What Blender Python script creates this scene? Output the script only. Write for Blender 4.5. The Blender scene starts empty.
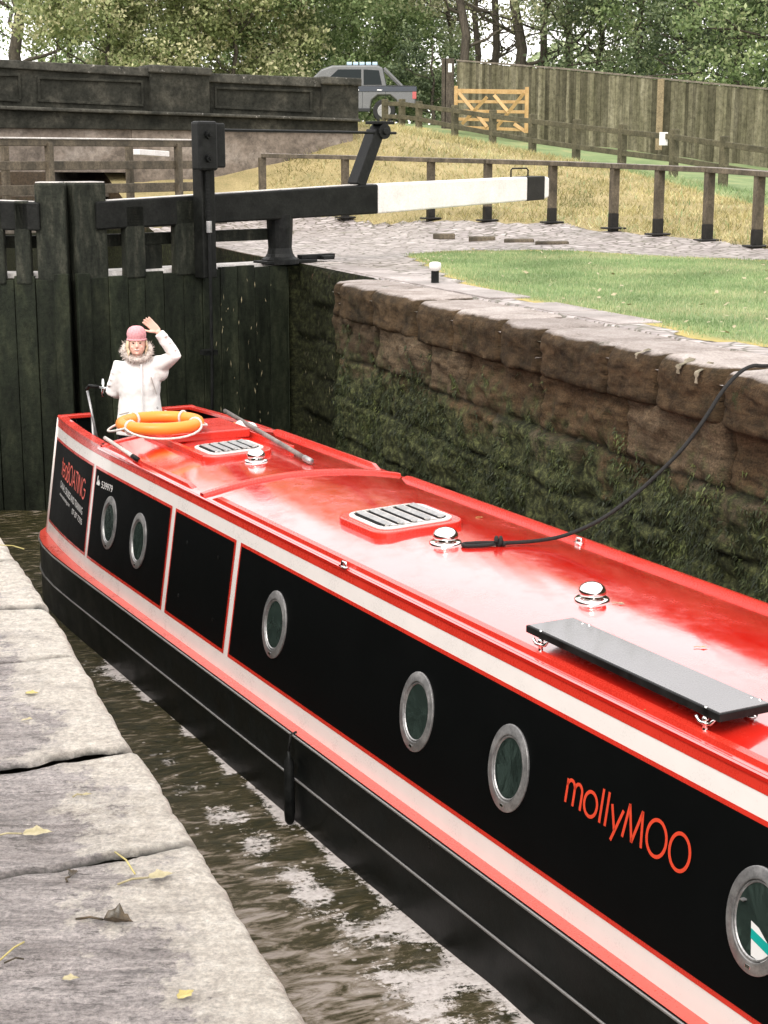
import bpy, bmesh, math, random
import numpy as np
from mathutils import Vector, Matrix

random.seed(7); rng = np.random.default_rng(7)
sc = bpy.context.scene
R_ = math.radians
# ------------------------------------------------------------------ camera
FPX = 1600.0; HY = 155.0
PITCH = math.atan((512 - HY) / FPX)
CAMZ = 1.35
cam = bpy.data.objects.new('camera', bpy.data.cameras.new('camera'))
sc.collection.objects.link(cam); sc.camera = cam
cam.location = (0, 0, CAMZ); cam.rotation_euler = (math.pi / 2 - PITCH, 0, 0)
cam.data.sensor_fit = 'VERTICAL'; cam.data.sensor_height = 24.0
cam.data.lens = 24.0 * FPX / 1024.0
cam.data.clip_end = 2000; cam.data.clip_start = 0.05
# ------------------------------------------------------------------ world, sun, exposure
SUN_EL, SUN_AZ = 48, 200
w = bpy.data.worlds.new("World"); sc.world = w; w.use_nodes = True
nt = w.node_tree; nt.nodes.clear()
wo = nt.nodes.new('ShaderNodeOutputWorld'); bg = nt.nodes.new('ShaderNodeBackground')
sky = nt.nodes.new('ShaderNodeTexSky'); sky.sky_type = 'NISHITA'; sky.sun_disc = False
sky.sun_elevation = R_(SUN_EL); sky.sun_rotation = R_(SUN_AZ); sky.dust_density = 4; sky.air_density = 1.0
wm = nt.nodes.new('ShaderNodeMix'); wm.data_type = 'RGBA'; wm.inputs[0].default_value = 0.86
wm.inputs[7].default_value = (9.6, 9.25, 9.1, 1)          # overcast cloud layer
nt.links.new(sky.outputs[0], wm.inputs[6]); nt.links.new(wm.outputs[2], bg.inputs[0])
bg.inputs[1].default_value = 0.12
nt.links.new(bg.outputs[0], wo.inputs[0])
sl = bpy.data.lights.new('sun', 'SUN'); sl.energy = 1.1; sl.angle = R_(25); sl.color = (1, .96, .9)
so = bpy.data.objects.new('sun', sl); sc.collection.objects.link(so)
so.rotation_euler = (R_(90 - SUN_EL), 0, R_(180 - SUN_AZ))
vs = sc.view_settings; vs.view_transform = 'Standard'; vs.look = 'None'; vs.gamma = 1; vs.exposure = 1.08
sc.cycles.max_bounces = 6

# ------------------------------------------------------------------ plan geometry
_F = np.array([0, math.cos(PITCH), -math.sin(PITCH)]); _R = np.array([1., 0, 0]); _U = np.array([0, math.sin(PITCH), math.cos(PITCH)])
def ray(x, y): return (x - 384) * _R + (512 - y) * _U + FPX * _F
def mkdir_(vx):
    d = ray(vx, HY); d = d / np.linalg.norm(d); return d, np.array([d[1], -d[0], 0])
BD, BE = mkdir_(-490)       # boat axis (towards stern), boat cross axis
LD, LE = mkdir_(-235)       # lock axis, lock cross axis
def LW(s, u, z=0.0): p = s * LD + u * LE; return Vector((p[0], p[1], z))
def onz(x, y, z=0.0):
    r = ray(x, y); p = r * ((z - CAMZ) / r[2]); return Vector((p[0], p[1], z))
def atY(x, y, Y):
    r = ray(x, y); p = r * (Y / r[1]); return Vector((p[0], Y, p[2] + CAMZ))
def onplane(x, y, a, b):    # vertical plane through plan points a, b
    n = np.array([b[1] - a[1], -(b[0] - a[0]), 0]); r = ray(x, y)
    t = (n[0] * a[0] + n[1] * a[1]) / (r @ n); p = r * t
    return Vector((p[0], p[1], p[2] + CAMZ))

# ------------------------------------------------------------------ object helpers
def tag(o, label=None, cat=None, group=None, kind=None):
    if label: o['label'] = label
    if cat: o['category'] = cat
    if group: o['group'] = group
    if kind: o['kind'] = kind
    return o
def empty(name, loc, rz=0, label=None, cat=None, group=None):
    o = bpy.data.objects.new(name, None); sc.collection.objects.link(o)
    o.location = loc; o.rotation_euler = (0, 0, rz); o.empty_display_size = .2
    return tag(o, label, cat, group)
def copy_tree(o, parent=None):
    c = o.copy(); sc.collection.objects.link(c)
    if parent: c.parent = parent
    for ch in list(o.children): copy_tree(ch, c)
    return c
ROOTS = {}
def base_of(p):
    while p.parent: p = p.parent
    return p
class MB:
    def __init__(s): s.v = []; s.f = []; s.a = []
    def add(s, vs_, fs, t=0.5):
        n = len(s.v); s.v += [tuple(p) for p in vs_]; s.f += [tuple(i + n for i in f) for f in fs]; s.a += [t] * len(fs)
    def box(s, c, size, rz=0, M=None, t=.5):
        x, y, z = [q / 2 for q in size]
        vs_ = [Vector((i * x, j * y, k * z)) for i in (-1, 1) for j in (-1, 1) for k in (-1, 1)]
        m = M if M else Matrix.Rotation(rz, 3, 'Z')
        s.add([m @ p + Vector(c) for p in vs_], [(0, 1, 3, 2), (4, 6, 7, 5), (0, 4, 5, 1), (2, 3, 7, 6), (0, 2, 6, 4), (1, 5, 7, 3)], t)
    def bar(s, a, b, wd, ht, up=(0, 0, 1), t=.5):
        a = Vector(a); b = Vector(b); d = b - a; L = d.length; d.normalize(); u = Vector(up)
        x = d.cross(u); x.normalize(); u = x.cross(d)
        m = Matrix((d, x, u)).transposed(); s.box((a + b) / 2, (L, wd, ht), M=m, t=t)
    def tube(s, pts, r, n=10, t=.5, caps=True, closed=False):
        pts = [Vector(p) for p in pts]; N = len(pts)
        rr = r if isinstance(r, (list, tuple)) else [r] * N
        vs_ = []; prev = None
        for i, p in enumerate(pts):
            if closed: d = pts[(i + 1) % N] - pts[i - 1]
            else: d = pts[min(i + 1, N - 1)] - pts[max(i - 1, 0)]
            d.normalize()
            if prev is None:
                x = d.orthogonal().normalized()
            else:
                x = prev - d * prev.dot(d); x.normalize()
            prev = x; y = d.cross(x)
            vs_ += [p + (x * math.cos(q) + y * math.sin(q)) * rr[i] for q in [2 * math.pi * k / n for k in range(n)]]
        fs = []
        for i in range(N if closed else N - 1):
            j = (i + 1) % N
            for k in range(n):
                fs.append((i * n + k, i * n + (k + 1) % n, j * n + (k + 1) % n, j * n + k))
        if caps and not closed: fs += [tuple(range(n))[::-1], tuple((N - 1) * n + k for k in range(n))]
        s.add(vs_, fs, t)
    def lathe(s, c, prof, n=24, M=None, t=.5):
        vs_ = []; m = M or Matrix.Identity(3)
        for r, z in prof:
            vs_ += [m @ Vector((r * math.cos(2 * math.pi * k / n), r * math.sin(2 * math.pi * k / n), z)) + Vector(c) for k in range(n)]
        fs = [(i * n + k, i * n + (k + 1) % n, (i + 1) * n + (k + 1) % n, (i + 1) * n + k) for i in range(len(prof) - 1) for k in range(n)]
        if prof[0][0] > 1e-4: fs.append(tuple(range(n))[::-1])
        if prof[-1][0] > 1e-4: fs.append(tuple((len(prof) - 1) * n + k for k in range(n)))
        s.add(vs_, fs, t)
    def prism(s, poly, h0, h1, f, t=.5):   # poly of (a,b); f(a,b,h)->Vector
        n = len(poly); vs_ = [f(a, b, h0) for a, b in poly] + [f(a, b, h1) for a, b in poly]
        fs = [tuple(range(n)), tuple(range(n, 2 * n))[::-1]] + [(i, (i + 1) % n, n + (i + 1) % n, n + i) for i in range(n)]
        s.add(vs_, fs, t)
    def grid(s, P, t=.5):     # P[i][j] points
        ni, nj = len(P), len(P[0])
        s.add([p for row in P for p in row], [(i * nj + j, i * nj + j + 1, (i + 1) * nj + j + 1, (i + 1) * nj + j) for i in range(ni - 1) for j in range(nj - 1)], t)
    def build(s, name, m, parent=None, bevel=0, smooth=False, sub=0, seg=2, T=None, recalc=True):
        vs_ = s.v
        if T: vs_ = [T(*p) for p in vs_]
        elif parent is not None:
            L = base_of(parent).location
            q = Vector(L)
            vs_ = [Vector(p) - q for p in vs_]
        org = Vector((0, 0, 0))
        if parent is None and not T:
            a = np.array([tuple(p) for p in vs_]); org = Vector(((a[:, 0].min() + a[:, 0].max()) / 2, (a[:, 1].min() + a[:, 1].max()) / 2, a[:, 2].min()))
            vs_ = [Vector(p) - org for p in vs_]
        me = bpy.data.meshes.new(name); me.from_pydata([tuple(p) for p in vs_], [], s.f)
        if recalc:
            bm = bmesh.new(); bm.from_mesh(me); bmesh.ops.recalc_face_normals(bm, faces=bm.faces); bm.to_mesh(me); bm.free()
        at = me.attributes.new('tint', 'FLOAT', 'FACE')
        if len(me.polygons) == len(s.a): at.data.foreach_set('value', np.array(s.a, 'f'))
        o = bpy.data.objects.new(name, me); sc.collection.objects.link(o); o.location = org
        if m is not None: me.materials.append(m)
        if smooth:
            me.polygons.foreach_set('use_smooth', [True] * len(me.polygons))
        if bevel:
            b = o.modifiers.new('b', 'BEVEL'); b.width = bevel; b.segments = seg; b.limit_method = 'ANGLE'; b.angle_limit = R_(40)
        if sub:
            b = o.modifiers.new('s', 'SUBSURF'); b.levels = sub; b.render_levels = sub
        if parent is not None: o.parent = parent
        return o

def smooth_angle(o, ang=40):
    me = o.data
    me.polygons.foreach_set('use_smooth', [True] * len(me.polygons))
    bm = bmesh.new(); bm.from_mesh(me)
    for e in bm.edges:
        if len(e.link_faces) == 2 and e.calc_face_angle(0) > R_(ang): e.smooth = False
    bm.to_mesh(me); bm.free()
    return o

# ------------------------------------------------------------------ materials
def new_mat(name):
    m = bpy.data.materials.new(name); m.use_nodes = True
    return m, m.node_tree, m.node_tree.nodes['Principled BSDF']
def N(nt, t, **k):
    n = nt.nodes.new(t)
    for a, b in k.items():
        if a.startswith('i_'):
            key = a[2:]; n.inputs[int(key) if key.isdigit() else key].default_value = b
        else: setattr(n, a, b)
    return n
def rgba(c): return (c[0], c[1], c[2], 1)
def noise(nt, scale, detail=6, rough=.6, co=None, sc3=None):
    n = N(nt, 'ShaderNodeTexNoise'); n.inputs['Scale'].default_value = scale; n.inputs['Detail'].default_value = detail; n.inputs['Roughness'].default_value = rough
    tc = N(nt, 'ShaderNodeTexCoord'); src = co or tc.outputs['Object']
    if sc3:
        mp = N(nt, 'ShaderNodeMapping'); mp.inputs['Scale'].default_value = sc3; nt.links.new(src, mp.inputs[0]); src = mp.outputs[0]
    nt.links.new(src, n.inputs['Vector']); return n.outputs['Fac']
def ramp(nt, fac, stops, interp='LINEAR'):
    r = N(nt, 'ShaderNodeValToRGB'); r.color_ramp.interpolation = interp
    el = r.color_ramp.elements
    while len(el) > 2: el.remove(el[-1])
    for i, (p, c) in enumerate(stops):
        e = el[i] if i < 2 else el.new(p)
        e.position = p; e.color = rgba(c) if not isinstance(c, (int, float)) else (c, c, c, 1)
    nt.links.new(fac, r.inputs[0]); return r.outputs[0]
def mix(nt, fac, a, b, mode='MIX'):
    n = N(nt, 'ShaderNodeMix', data_type='RGBA', blend_type=mode)
    for i, x in ((0, fac), (6, a), (7, b)):
        if hasattr(x, 'is_linked') or hasattr(x, 'links'): nt.links.new(x, n.inputs[i])
        else: n.inputs[i].default_value = (rgba(x) if i else x)
    return n.outputs[2]
def bump(nt, bs, h, strength=.4, dist=.01):
    b = N(nt, 'ShaderNodeBump'); b.inputs['Strength'].default_value = strength; b.inputs['Distance'].default_value = dist
    nt.links.new(h, b.inputs['Height']); nt.links.new(b.outputs[0], bs.inputs['Normal']); return b
def weathered(name, c1, c2, c3=None, scale=3, rough=.7, bumpd=.004, sc3=None, fine=60, spec=.3, spot=None, spot_at=.66, tintamt=0, metal=0, mid=.75):
    m, t, b = new_mat(name)
    n1 = noise(t, scale, 8, .65, sc3=sc3)
    stops = [(.35, c1), (.65, c2)]
    if c3: stops = [(.3, c1), (.52, c2), (.72, c3)]
    col = ramp(t, n1, stops)
    nf = noise(t, fine, 4, .7)
    col = mix(t, .35, col, ramp(t, nf, [(.3, .35), (.7, 1.0)]), 'MULTIPLY')
    col = mix(t, mid, col, ramp(t, noise(t, scale * 6, 9, .8), [(.36, .38), (.5, .95), (.64, 1.45)]), 'MULTIPLY')
    if spot:
        ns = noise(t, scale * 2.7, 9, .8)
        col = mix(t, ramp(t, ns, [(spot_at, 0.0), (spot_at + .06, 1.0)]), col, spot)
    if tintamt:
        at = N(t, 'ShaderNodeAttribute', attribute_name='tint')
        col = mix(t, 1.0, col, ramp(t, at.outputs['Fac'], [(0, 1 - tintamt), (1, 1.0)]), 'MULTIPLY')
    t.links.new(col, b.inputs['Base Color'])
    t.links.new(ramp(t, n1, [(.3, max(rough - .15, 0.03)), (.7, min(rough + .1, 1))]), b.inputs['Roughness'])
    b.inputs['Specular IOR Level'].default_value = spec; b.inputs['Metallic'].default_value = metal
    if bumpd:
        mx = mix(t, .5, n1, nf); bump(t, b, mx, .8, bumpd)
    return m
def plain(name, c, rough=.4, metal=0, spec=.5, coat=0, var=.08, dirt=.25):
    m, t, b = new_mat(name)
    n1 = noise(t, 4, 6, .6); nf = noise(t, 90, 3, .6)
    lo = tuple(x * (1 - var * 2) for x in c); col = ramp(t, n1, [(.3, lo), (.7, c)])
    t.links.new(col, b.inputs['Base Color'])
    t.links.new(ramp(t, mix(t, .5, n1, nf), [(.3, max(rough - dirt * .3, .03)), (.7, min(1, rough + dirt * .3))]), b.inputs['Roughness'])
    b.inputs['Metallic'].default_value = metal; b.inputs['Specular IOR Level'].default_value = spec
    b.inputs['Coat Weight'].default_value = coat; b.inputs['Coat Roughness'].default_value = .05
    return m

def roof_paint(name, c, c2):
    # glossy enamel, wet film, broad dried patches
    m, t, b = new_mat(name)
    n1 = noise(t, 1.6, 5, .55, sc3=(1, 1.6, 1)); n2 = noise(t, 9, 6, .7); nf = noise(t, 140, 2, .5)
    col = ramp(t, n1, [(.3, c), (.7, c2)])
    spots = ramp(t, noise(t, 34, 3, .6), [(.72, 0.0), (.76, 1.0)])
    col = mix(t, .3, col, mix(t, spots, c, (.42, .12, .07)))
    t.links.new(col, b.inputs['Base Color'])
    rr = ramp(t, mix(t, .4, n1, n2), [(.38, .07), (.5, .14), (.62, .3)])
    t.links.new(rr, b.inputs['Roughness'])
    b.inputs['IOR'].default_value = 1.5
    b.inputs['Coat Weight'].default_value = 1; b.inputs['Coat IOR'].default_value = 2.5
    t.links.new(ramp(t, mix(t, .5, n1, n2), [(.40, .03), (.6, .16)]), b.inputs['Coat Roughness'])
    bump(t, b, mix(t, .3, n2, nf), .25, .003)
    bb = N(t, 'ShaderNodeBump'); bb.inputs['Strength'].default_value = .12; bb.inputs['Distance'].default_value = .004
    t.links.new(n2, bb.inputs['Height']); t.links.new(bb.outputs[0], b.inputs['Coat Normal'])
    return m

M = {}
M['red'] = roof_paint('red_roof_enamel', (.60, .012, .008), (.68, .028, .014))
M['drip'] = weathered('cream_lime_streak', (.12, .105, .07), (.36, .32, .24), scale=14, rough=.8, spec=.1)
M['redside'] = plain('red_side_paint', (.62, .035, .02), .28, coat=.4)
M['redgun'] = plain('red_gunwale_paint', (.70, .07, .045), .3, coat=.6)
M['white'] = plain('cream_white_paint', (.80, .74, .70), .3, coat=.3, var=.04)
M['black'] = plain('black_gloss_paint', (.003, .0035, .0035), .5, coat=0, spec=.04)
M['hull'] = weathered('hull_blacking', (.003, .0035, .0035), (.009, .0105, .010), scale=3, rough=.42, spec=.16, bumpd=.002, spot=(.05, .05, .045), spot_at=.74)
M['chrome'] = plain('polished_chrome', (.85, .84, .82), .1, 1)
M['alu'] = weathered('brushed_aluminium', (.30, .30, .30), (.50, .49, .48), scale=14, rough=.45, bumpd=.0008, metal=.7, mid=.25)
M['glass'] = plain('dark_porthole_glass', (.045, .068, .058), .12, spec=.7)
M['solar'] = plain('solar_glass', (.16, .155, .16), .28, spec=.6, coat=.4)
M['blackmetal'] = weathered('black_painted_iron', (.004, .0045, .0045), (.016, .017, .016), scale=9, rough=.5, spec=.16, bumpd=.003, spot=(.10, .10, .09), spot_at=.72)
M['orange'] = plain('orange_lifebuoy_plastic', (.90, .28, .03), .42)
M['rope_w'] = weathered('white_rope', (.55, .52, .47), (.8, .77, .72), scale=60, rough=.9, mid=.25)
M['rope_b'] = weathered('black_rope', (.008, .008, .008), (.03, .03, .028), scale=80, rough=.85)
M['gatewood'] = weathered('algae_blackened_oak', (.009, .012, .007), (.026, .033, .019), (.062, .070, .040), scale=2.4, rough=.7, bumpd=.016, sc3=(2.4, 2.4, .6), fine=45, spot=(.08, .09, .06), spot_at=.69, tintamt=.45, spec=.15)
M['gatetop'] = weathered('weathered_gate_timber', (.008, .010, .007), (.026, .029, .021), (.07, .07, .052), scale=4.5, rough=.75, bumpd=.014, sc3=(2.5, 2.5, .6), fine=50, spot=(.15, .15, .12), spot_at=.70, tintamt=.4, spec=.15)
M['beamblack'] = weathered('black_beam_paint', (.004, .0045, .004), (.014, .015, .013), scale=5, rough=.5, spec=.15, bumpd=.005, spot=(.10, .10, .08), spot_at=.72)
M['beamwhite'] = weathered('white_beam_paint', (.70, .67, .64), (.82, .79, .76), scale=4, mid=.12, rough=.45, bumpd=.003, spot=(.3, .26, .2), spot_at=.78)
M['plankwhite'] = weathered('pale_walkway_edge', (.5, .47, .44), (.75, .72, .68), scale=5, mid=.3, rough=.6, bumpd=.004)
M['railgrey'] = weathered('silvered_timber', (.13, .11, .085), (.26, .225, .18), scale=4, rough=.7, bumpd=.006, sc3=(1, 1, 3), spot=(.4, .36, .32), spot_at=.76)
M['railtop'] = weathered('pale_rail_cap', (.22, .19, .17), (.42, .37, .34), scale=5, rough=.35, bumpd=.004)
M['darkpaint'] = weathered('black_post_foot', (.006, .006, .005), (.02, .018, .015), scale=9, rough=.5)
M['concrete_d'] = weathered('blackened_concrete', (.014, .015, .012), (.036, .036, .029), (.085, .080, .064), scale=2.1, rough=.9, bumpd=.02, fine=18, spot=(.26, .25, .22), spot_at=.66, spec=.1)
M['concrete_l'] = weathered('pale_stained_concrete', (.06, .05, .038), (.20, .165, .135), (.33, .29, .25), scale=.9, rough=.85, bumpd=.01, fine=18, sc3=(1, 1, 1.6), spot=(.07, .07, .05), spot_at=.66)
M['concrete_cap'] = weathered('weathered_cap', (.03, .031, .026), (.10, .096, .08), scale=3, rough=.85, bumpd=.012, spot=(.38, .36, .33), spot_at=.60, spec=.1)
M['fenceboard'] = weathered('green_stained_boards', (.11, .105, .062), (.20, .185, .12), (.33, .305, .215), scale=1.4, rough=.85, bumpd=.006, sc3=(3, 3, .4), tintamt=.6, spec=.1, spot=(.12, .14, .05), spot_at=.64)
M['fencenew'] = weathered('new_pine_board', (.22, .17, .10), (.33, .26, .155), scale=4, rough=.8)
M['raildark'] = weathered('mossy_fence_rail', (.06, .056, .032), (.14, .125, .078), scale=4, rough=.85, bumpd=.006, spot=(.15, .17, .07), spot_at=.66)
M['goldwood'] = weathered('golden_new_timber', (.42, .26, .10), (.58, .39, .18), scale=5, rough=.6, bumpd=.002, mid=.25)
M['bark'] = weathered('tree_bark', (.05, .042, .032), (.13, .11, .085), scale=5, rough=.9, bumpd=.03, sc3=(3, 3, .7))
M['signwhite'] = plain('white_sign_enamel', (.8, .79, .77), .4)
M['silver'] = plain('silver_car_paint', (.15, .155, .155), .25, metal=.5, coat=.6)
M['cardark'] = plain('dark_car_plastic', (.015, .017, .018), .4)
M['carnavy'] = plain('dark_navy_car_paint', (.02, .03, .045), .2, coat=.5)
M['carglass'] = plain('car_glass', (.012, .018, .02), .15, spec=.2)
M['tyre'] = plain('tyre_rubber', (.015, .015, .015), .8)
M['bluelamp'] = plain('pale_blue_lamp_lens', (.45, .6, .72), .2)
M['jacket'] = plain('white_jacket_cloth', (.86, .84, .81), .8, var=.05)
M['skin'] = plain('skin', (.78, .47, .37), .5, var=.03)
M['hat'] = weathered('pink_knit', (.62, .28, .30), (.78, .40, .42), scale=50, rough=.95, bumpd=.004, mid=.25)
M['fur'] = weathered('grey_brown_fur', (.42, .36, .32), (.78, .70, .64), scale=30, rough=1, mid=.25)
M['hair'] = weathered('blonde_hair', (.55, .42, .26), (.78, .64, .44), scale=30, rough=.6, mid=.25)
M['denim'] = plain('dark_trousers', (.03, .035, .05), .85)
M['lip'] = plain('lips', (.55, .12, .12), .4)
M['eye'] = plain('eye_dark', (.03, .02, .015), .2)
M['tooth'] = plain('teeth', (.8, .78, .72), .3)
M['leafy'] = weathered('yellow_leaf', (.36, .29, .09), (.48, .41, .17), scale=30, rough=.6, bumpd=.001, mid=.25)
M['leafp'] = weathered('pale_leaf', (.30, .26, .14), (.42, .37, .24), scale=30, rough=.6, bumpd=.001, mid=.25)
M['leafd'] = weathered('dark_wet_leaf', (.03, .025, .015), (.09, .06, .03), scale=30, rough=.35, bumpd=.001)
M['textred'] = plain('orange_red_lettering', (.75, .07, .03), .35)
M['textwhite'] = plain('white_lettering', (.8, .78, .76), .35)
M['teal'] = plain('teal_card', (.0, .35, .30), .5)

def stone_slab_mat(name):
    m, t, b = new_mat(name)
    n1 = noise(t, 2.3, 9, .62, sc3=(1, 1, 1)); n2 = noise(t, 5, 10, .74, sc3=(1.3, 1.0, 1)); nf = noise(t, 110, 7, .82)
    ns = noise(t, 9, 9, .78, sc3=(.5, 2.2, 1))
    col = ramp(t, n1, [(.3, (.24, .205, .19)), (.5, (.38, .335, .315)), (.7, (.50, .45, .43))])
    col = mix(t, .6, col, ramp(t, ns, [(.40, (.15, .125, .115)), (.5, (.34, .30, .285)), (.6, (.48, .43, .41))]))
    col = mix(t, .85, col, ramp(t, nf, [(.38, .42), (.6, 1.4)]), 'MULTIPLY')
    fl = noise(t, 13, 10, .82, sc3=(.45, 2.6, 1))
    col = mix(t, .9, col, ramp(t, fl, [(.36, .42), (.48, 1.0), (.62, 1.4)]), 'MULTIPLY')
    # dark pits
    col = mix(t, ramp(t, noise(t, 24, 7, .82, sc3=(.6, 1.6, 1)), [(.56, 0.0), (.61, .8)]), col, (.07, .06, .052))
    # pale lichen strip near the edge ('tint' attribute carries edge nearness)
    at = N(t, 'ShaderNodeAttribute', attribute_name='edge')
    add = N(t, 'ShaderNodeMath', operation='MULTIPLY_ADD', i_1=.40, i_2=0.0); t.links.new(at.outputs['Fac'], add.inputs[0])
    a2 = N(t, 'ShaderNodeMath', operation='ADD'); t.links.new(add.outputs[0], a2.inputs[0]); t.links.new(n2, a2.inputs[1])
    lich = ramp(t, a2.outputs[0], [(.655, 0.0), (.69, .6), (.80, 1.0)])
    lc = ramp(t, mix(t, .5, noise(t, 45, 5, .7), ns), [(.35, (.36, .31, .26)), (.5, (.64, .58, .50)), (.65, (.86, .81, .72))])
    lc = mix(t, .6, lc, ramp(t, nf, [(.38, .55), (.58, 1.35)]), 'MULTIPLY')
    col = mix(t, lich, col, lc)
    a3 = N(t, 'ShaderNodeAttribute', attribute_name='joint')
    jn = N(t, 'ShaderNodeMath', operation='MULTIPLY'); t.links.new(a3.outputs['Fac'], jn.inputs[0]); t.links.new(ramp(t, noise(t, 15, 5, .7), [(.3, .35), (.5, 1.0)]), jn.inputs[1])
    col = mix(t, jn.outputs[0], col, (.03, .028, .02))
    t.links.new(col, b.inputs['Base Color'])
    t.links.new(ramp(t, n1, [(.35, .22), (.6, .62)]), b.inputs['Roughness'])
    bump(t, b, mix(t, .5, fl, nf), 1, .032)
    return m
M['slab'] = stone_slab_mat('pale_wet_gritstone')

def wallmat(name, mossline, mosswidth, brown=True, dark=1.0):
    m, t, b = new_mat(name)
    tc = N(t, 'ShaderNodeNewGeometry'); sp = N(t, 'ShaderNodeSeparateXYZ'); t.links.new(tc.outputs['Position'], sp.inputs[0])
    n1 = noise(t, 1.3, 8, .65, sc3=(1, 1, 1.5)); n2 = noise(t, 5, 9, .7); nf = noise(t, 60, 7, .8)
    at = N(t, 'ShaderNodeAttribute', attribute_name='tint')
    st = ramp(t, at.outputs['Fac'], [(0, (.035, .031, .020)), (.4, (.080, .056, .033)), (.75, (.135, .088, .046)), (1, (.15, .118, .08))])
    st = mix(t, .8, st, ramp(t, noise(t, 5, 9, .75, sc3=(.5, .5, 3)), [(.35, .2), (.6, 1.25)]), 'MULTIPLY')
    st = mix(t, .8, st, ramp(t, nf, [(.38, .3), (.62, 1.35)]), 'MULTIPLY')
    # moss factor: grows downwards
    mz = N(t, 'ShaderNodeMapRange'); mz.inputs[1].default_value = mossline + mosswidth; mz.inputs[2].default_value = mossline - mosswidth
    t.links.new(sp.outputs[2], mz.inputs[0])
    ad = N(t, 'ShaderNodeMath', operation='ADD'); t.links.new(mz.outputs[0], ad.inputs[0]); t.links.new(n2, ad.inputs[1])
    ad2 = N(t, 'ShaderNodeMath', operation='MULTIPLY_ADD', i_1=.8, i_2=0.0); t.links.new(n1, ad2.inputs[0])
    ad3 = N(t, 'ShaderNodeMath', operation='ADD'); t.links.new(ad.outputs[0], ad3.inputs[0]); t.links.new(ad2.outputs[0], ad3.inputs[1])
    half = N(t, 'ShaderNodeMath', operation='MULTIPLY', i_1=.5); t.links.new(ad3.outputs[0], half.inputs[0])
    mf = ramp(t, half.outputs[0], [(.56, 0.0), (.66, 1.0)])
    mc = ramp(t, noise(t, 16, 9, .8), [(.36, (.010 * dark, .012 * dark, .006 * dark)), (.5, (.034 * dark, .038 * dark, .017 * dark)), (.62, (.11 * dark, .12 * dark, .048 * dark))])
    col = mix(t, mf, st, mc)
    a3 = N(t, 'ShaderNodeAttribute', attribute_name='joint')
    col = mix(t, a3.outputs['Fac'], col, (.008, .009, .006))
    t.links.new(col, b.inputs['Base Color'])
    b.inputs['Roughness'].default_value = .8; b.inputs['Specular IOR Level'].default_value = .15
    bump(t, b, mix(t, .5, noise(t, 11, 9, .75, sc3=(.6, .6, 2.5)), nf), 1, .045)
    return m
M['wall'] = wallmat('mossy_gritstone_wall', -1.15, .9, dark=1.3)
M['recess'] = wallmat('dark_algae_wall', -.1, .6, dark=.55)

def coping_mat(name):
    m, t, b = new_mat(name)
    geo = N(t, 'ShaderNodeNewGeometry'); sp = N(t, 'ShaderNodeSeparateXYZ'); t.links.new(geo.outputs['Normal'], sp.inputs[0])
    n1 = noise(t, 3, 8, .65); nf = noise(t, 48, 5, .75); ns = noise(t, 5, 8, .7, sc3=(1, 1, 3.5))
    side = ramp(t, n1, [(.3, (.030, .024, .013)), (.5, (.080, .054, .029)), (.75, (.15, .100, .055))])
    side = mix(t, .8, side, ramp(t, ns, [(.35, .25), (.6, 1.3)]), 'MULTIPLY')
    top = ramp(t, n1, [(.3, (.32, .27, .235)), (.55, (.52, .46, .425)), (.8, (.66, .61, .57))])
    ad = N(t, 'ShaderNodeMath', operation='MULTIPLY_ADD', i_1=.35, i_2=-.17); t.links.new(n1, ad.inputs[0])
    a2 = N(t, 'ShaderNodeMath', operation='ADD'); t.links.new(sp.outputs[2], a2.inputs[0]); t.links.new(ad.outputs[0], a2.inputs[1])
    col = mix(t, ramp(t, a2.outputs[0], [(.70, 0.0), (.92, 1.0)]), side, top)  # upward faces paled in colour to paint the sky-lit tops
    col = mix(t, .5, col, ramp(t, nf, [(.3, .4), (.65, 1.1)]), 'MULTIPLY')
    at = N(t, 'ShaderNodeAttribute', attribute_name='tint')
    col = mix(t, 1.0, col, ramp(t, at.outputs['Fac'], [(0, .7), (1, 1.0)]), 'MULTIPLY')
    sl_ = ramp(t, noise(t, 3.3, 6, .7), [(.63, 0.0), (.70, 1.0)])
    col = mix(t, sl_, col, (.035, .045, .018))
    t.links.new(col, b.inputs['Base Color']); b.inputs['Roughness'].default_value = .75; b.inputs['Specular IOR Level'].default_value = .12
    bump(t, b, mix(t, .6, ns, nf), 1, .035)
    return m
M['railpost'] = weathered('dark_wet_post', (.05, .042, .028), (.16, .13, .09), scale=4, rough=.7, bumpd=.006, sc3=(1, 1, .4))
M['coping'] = coping_mat('worn_coping_lit_top')

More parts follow.
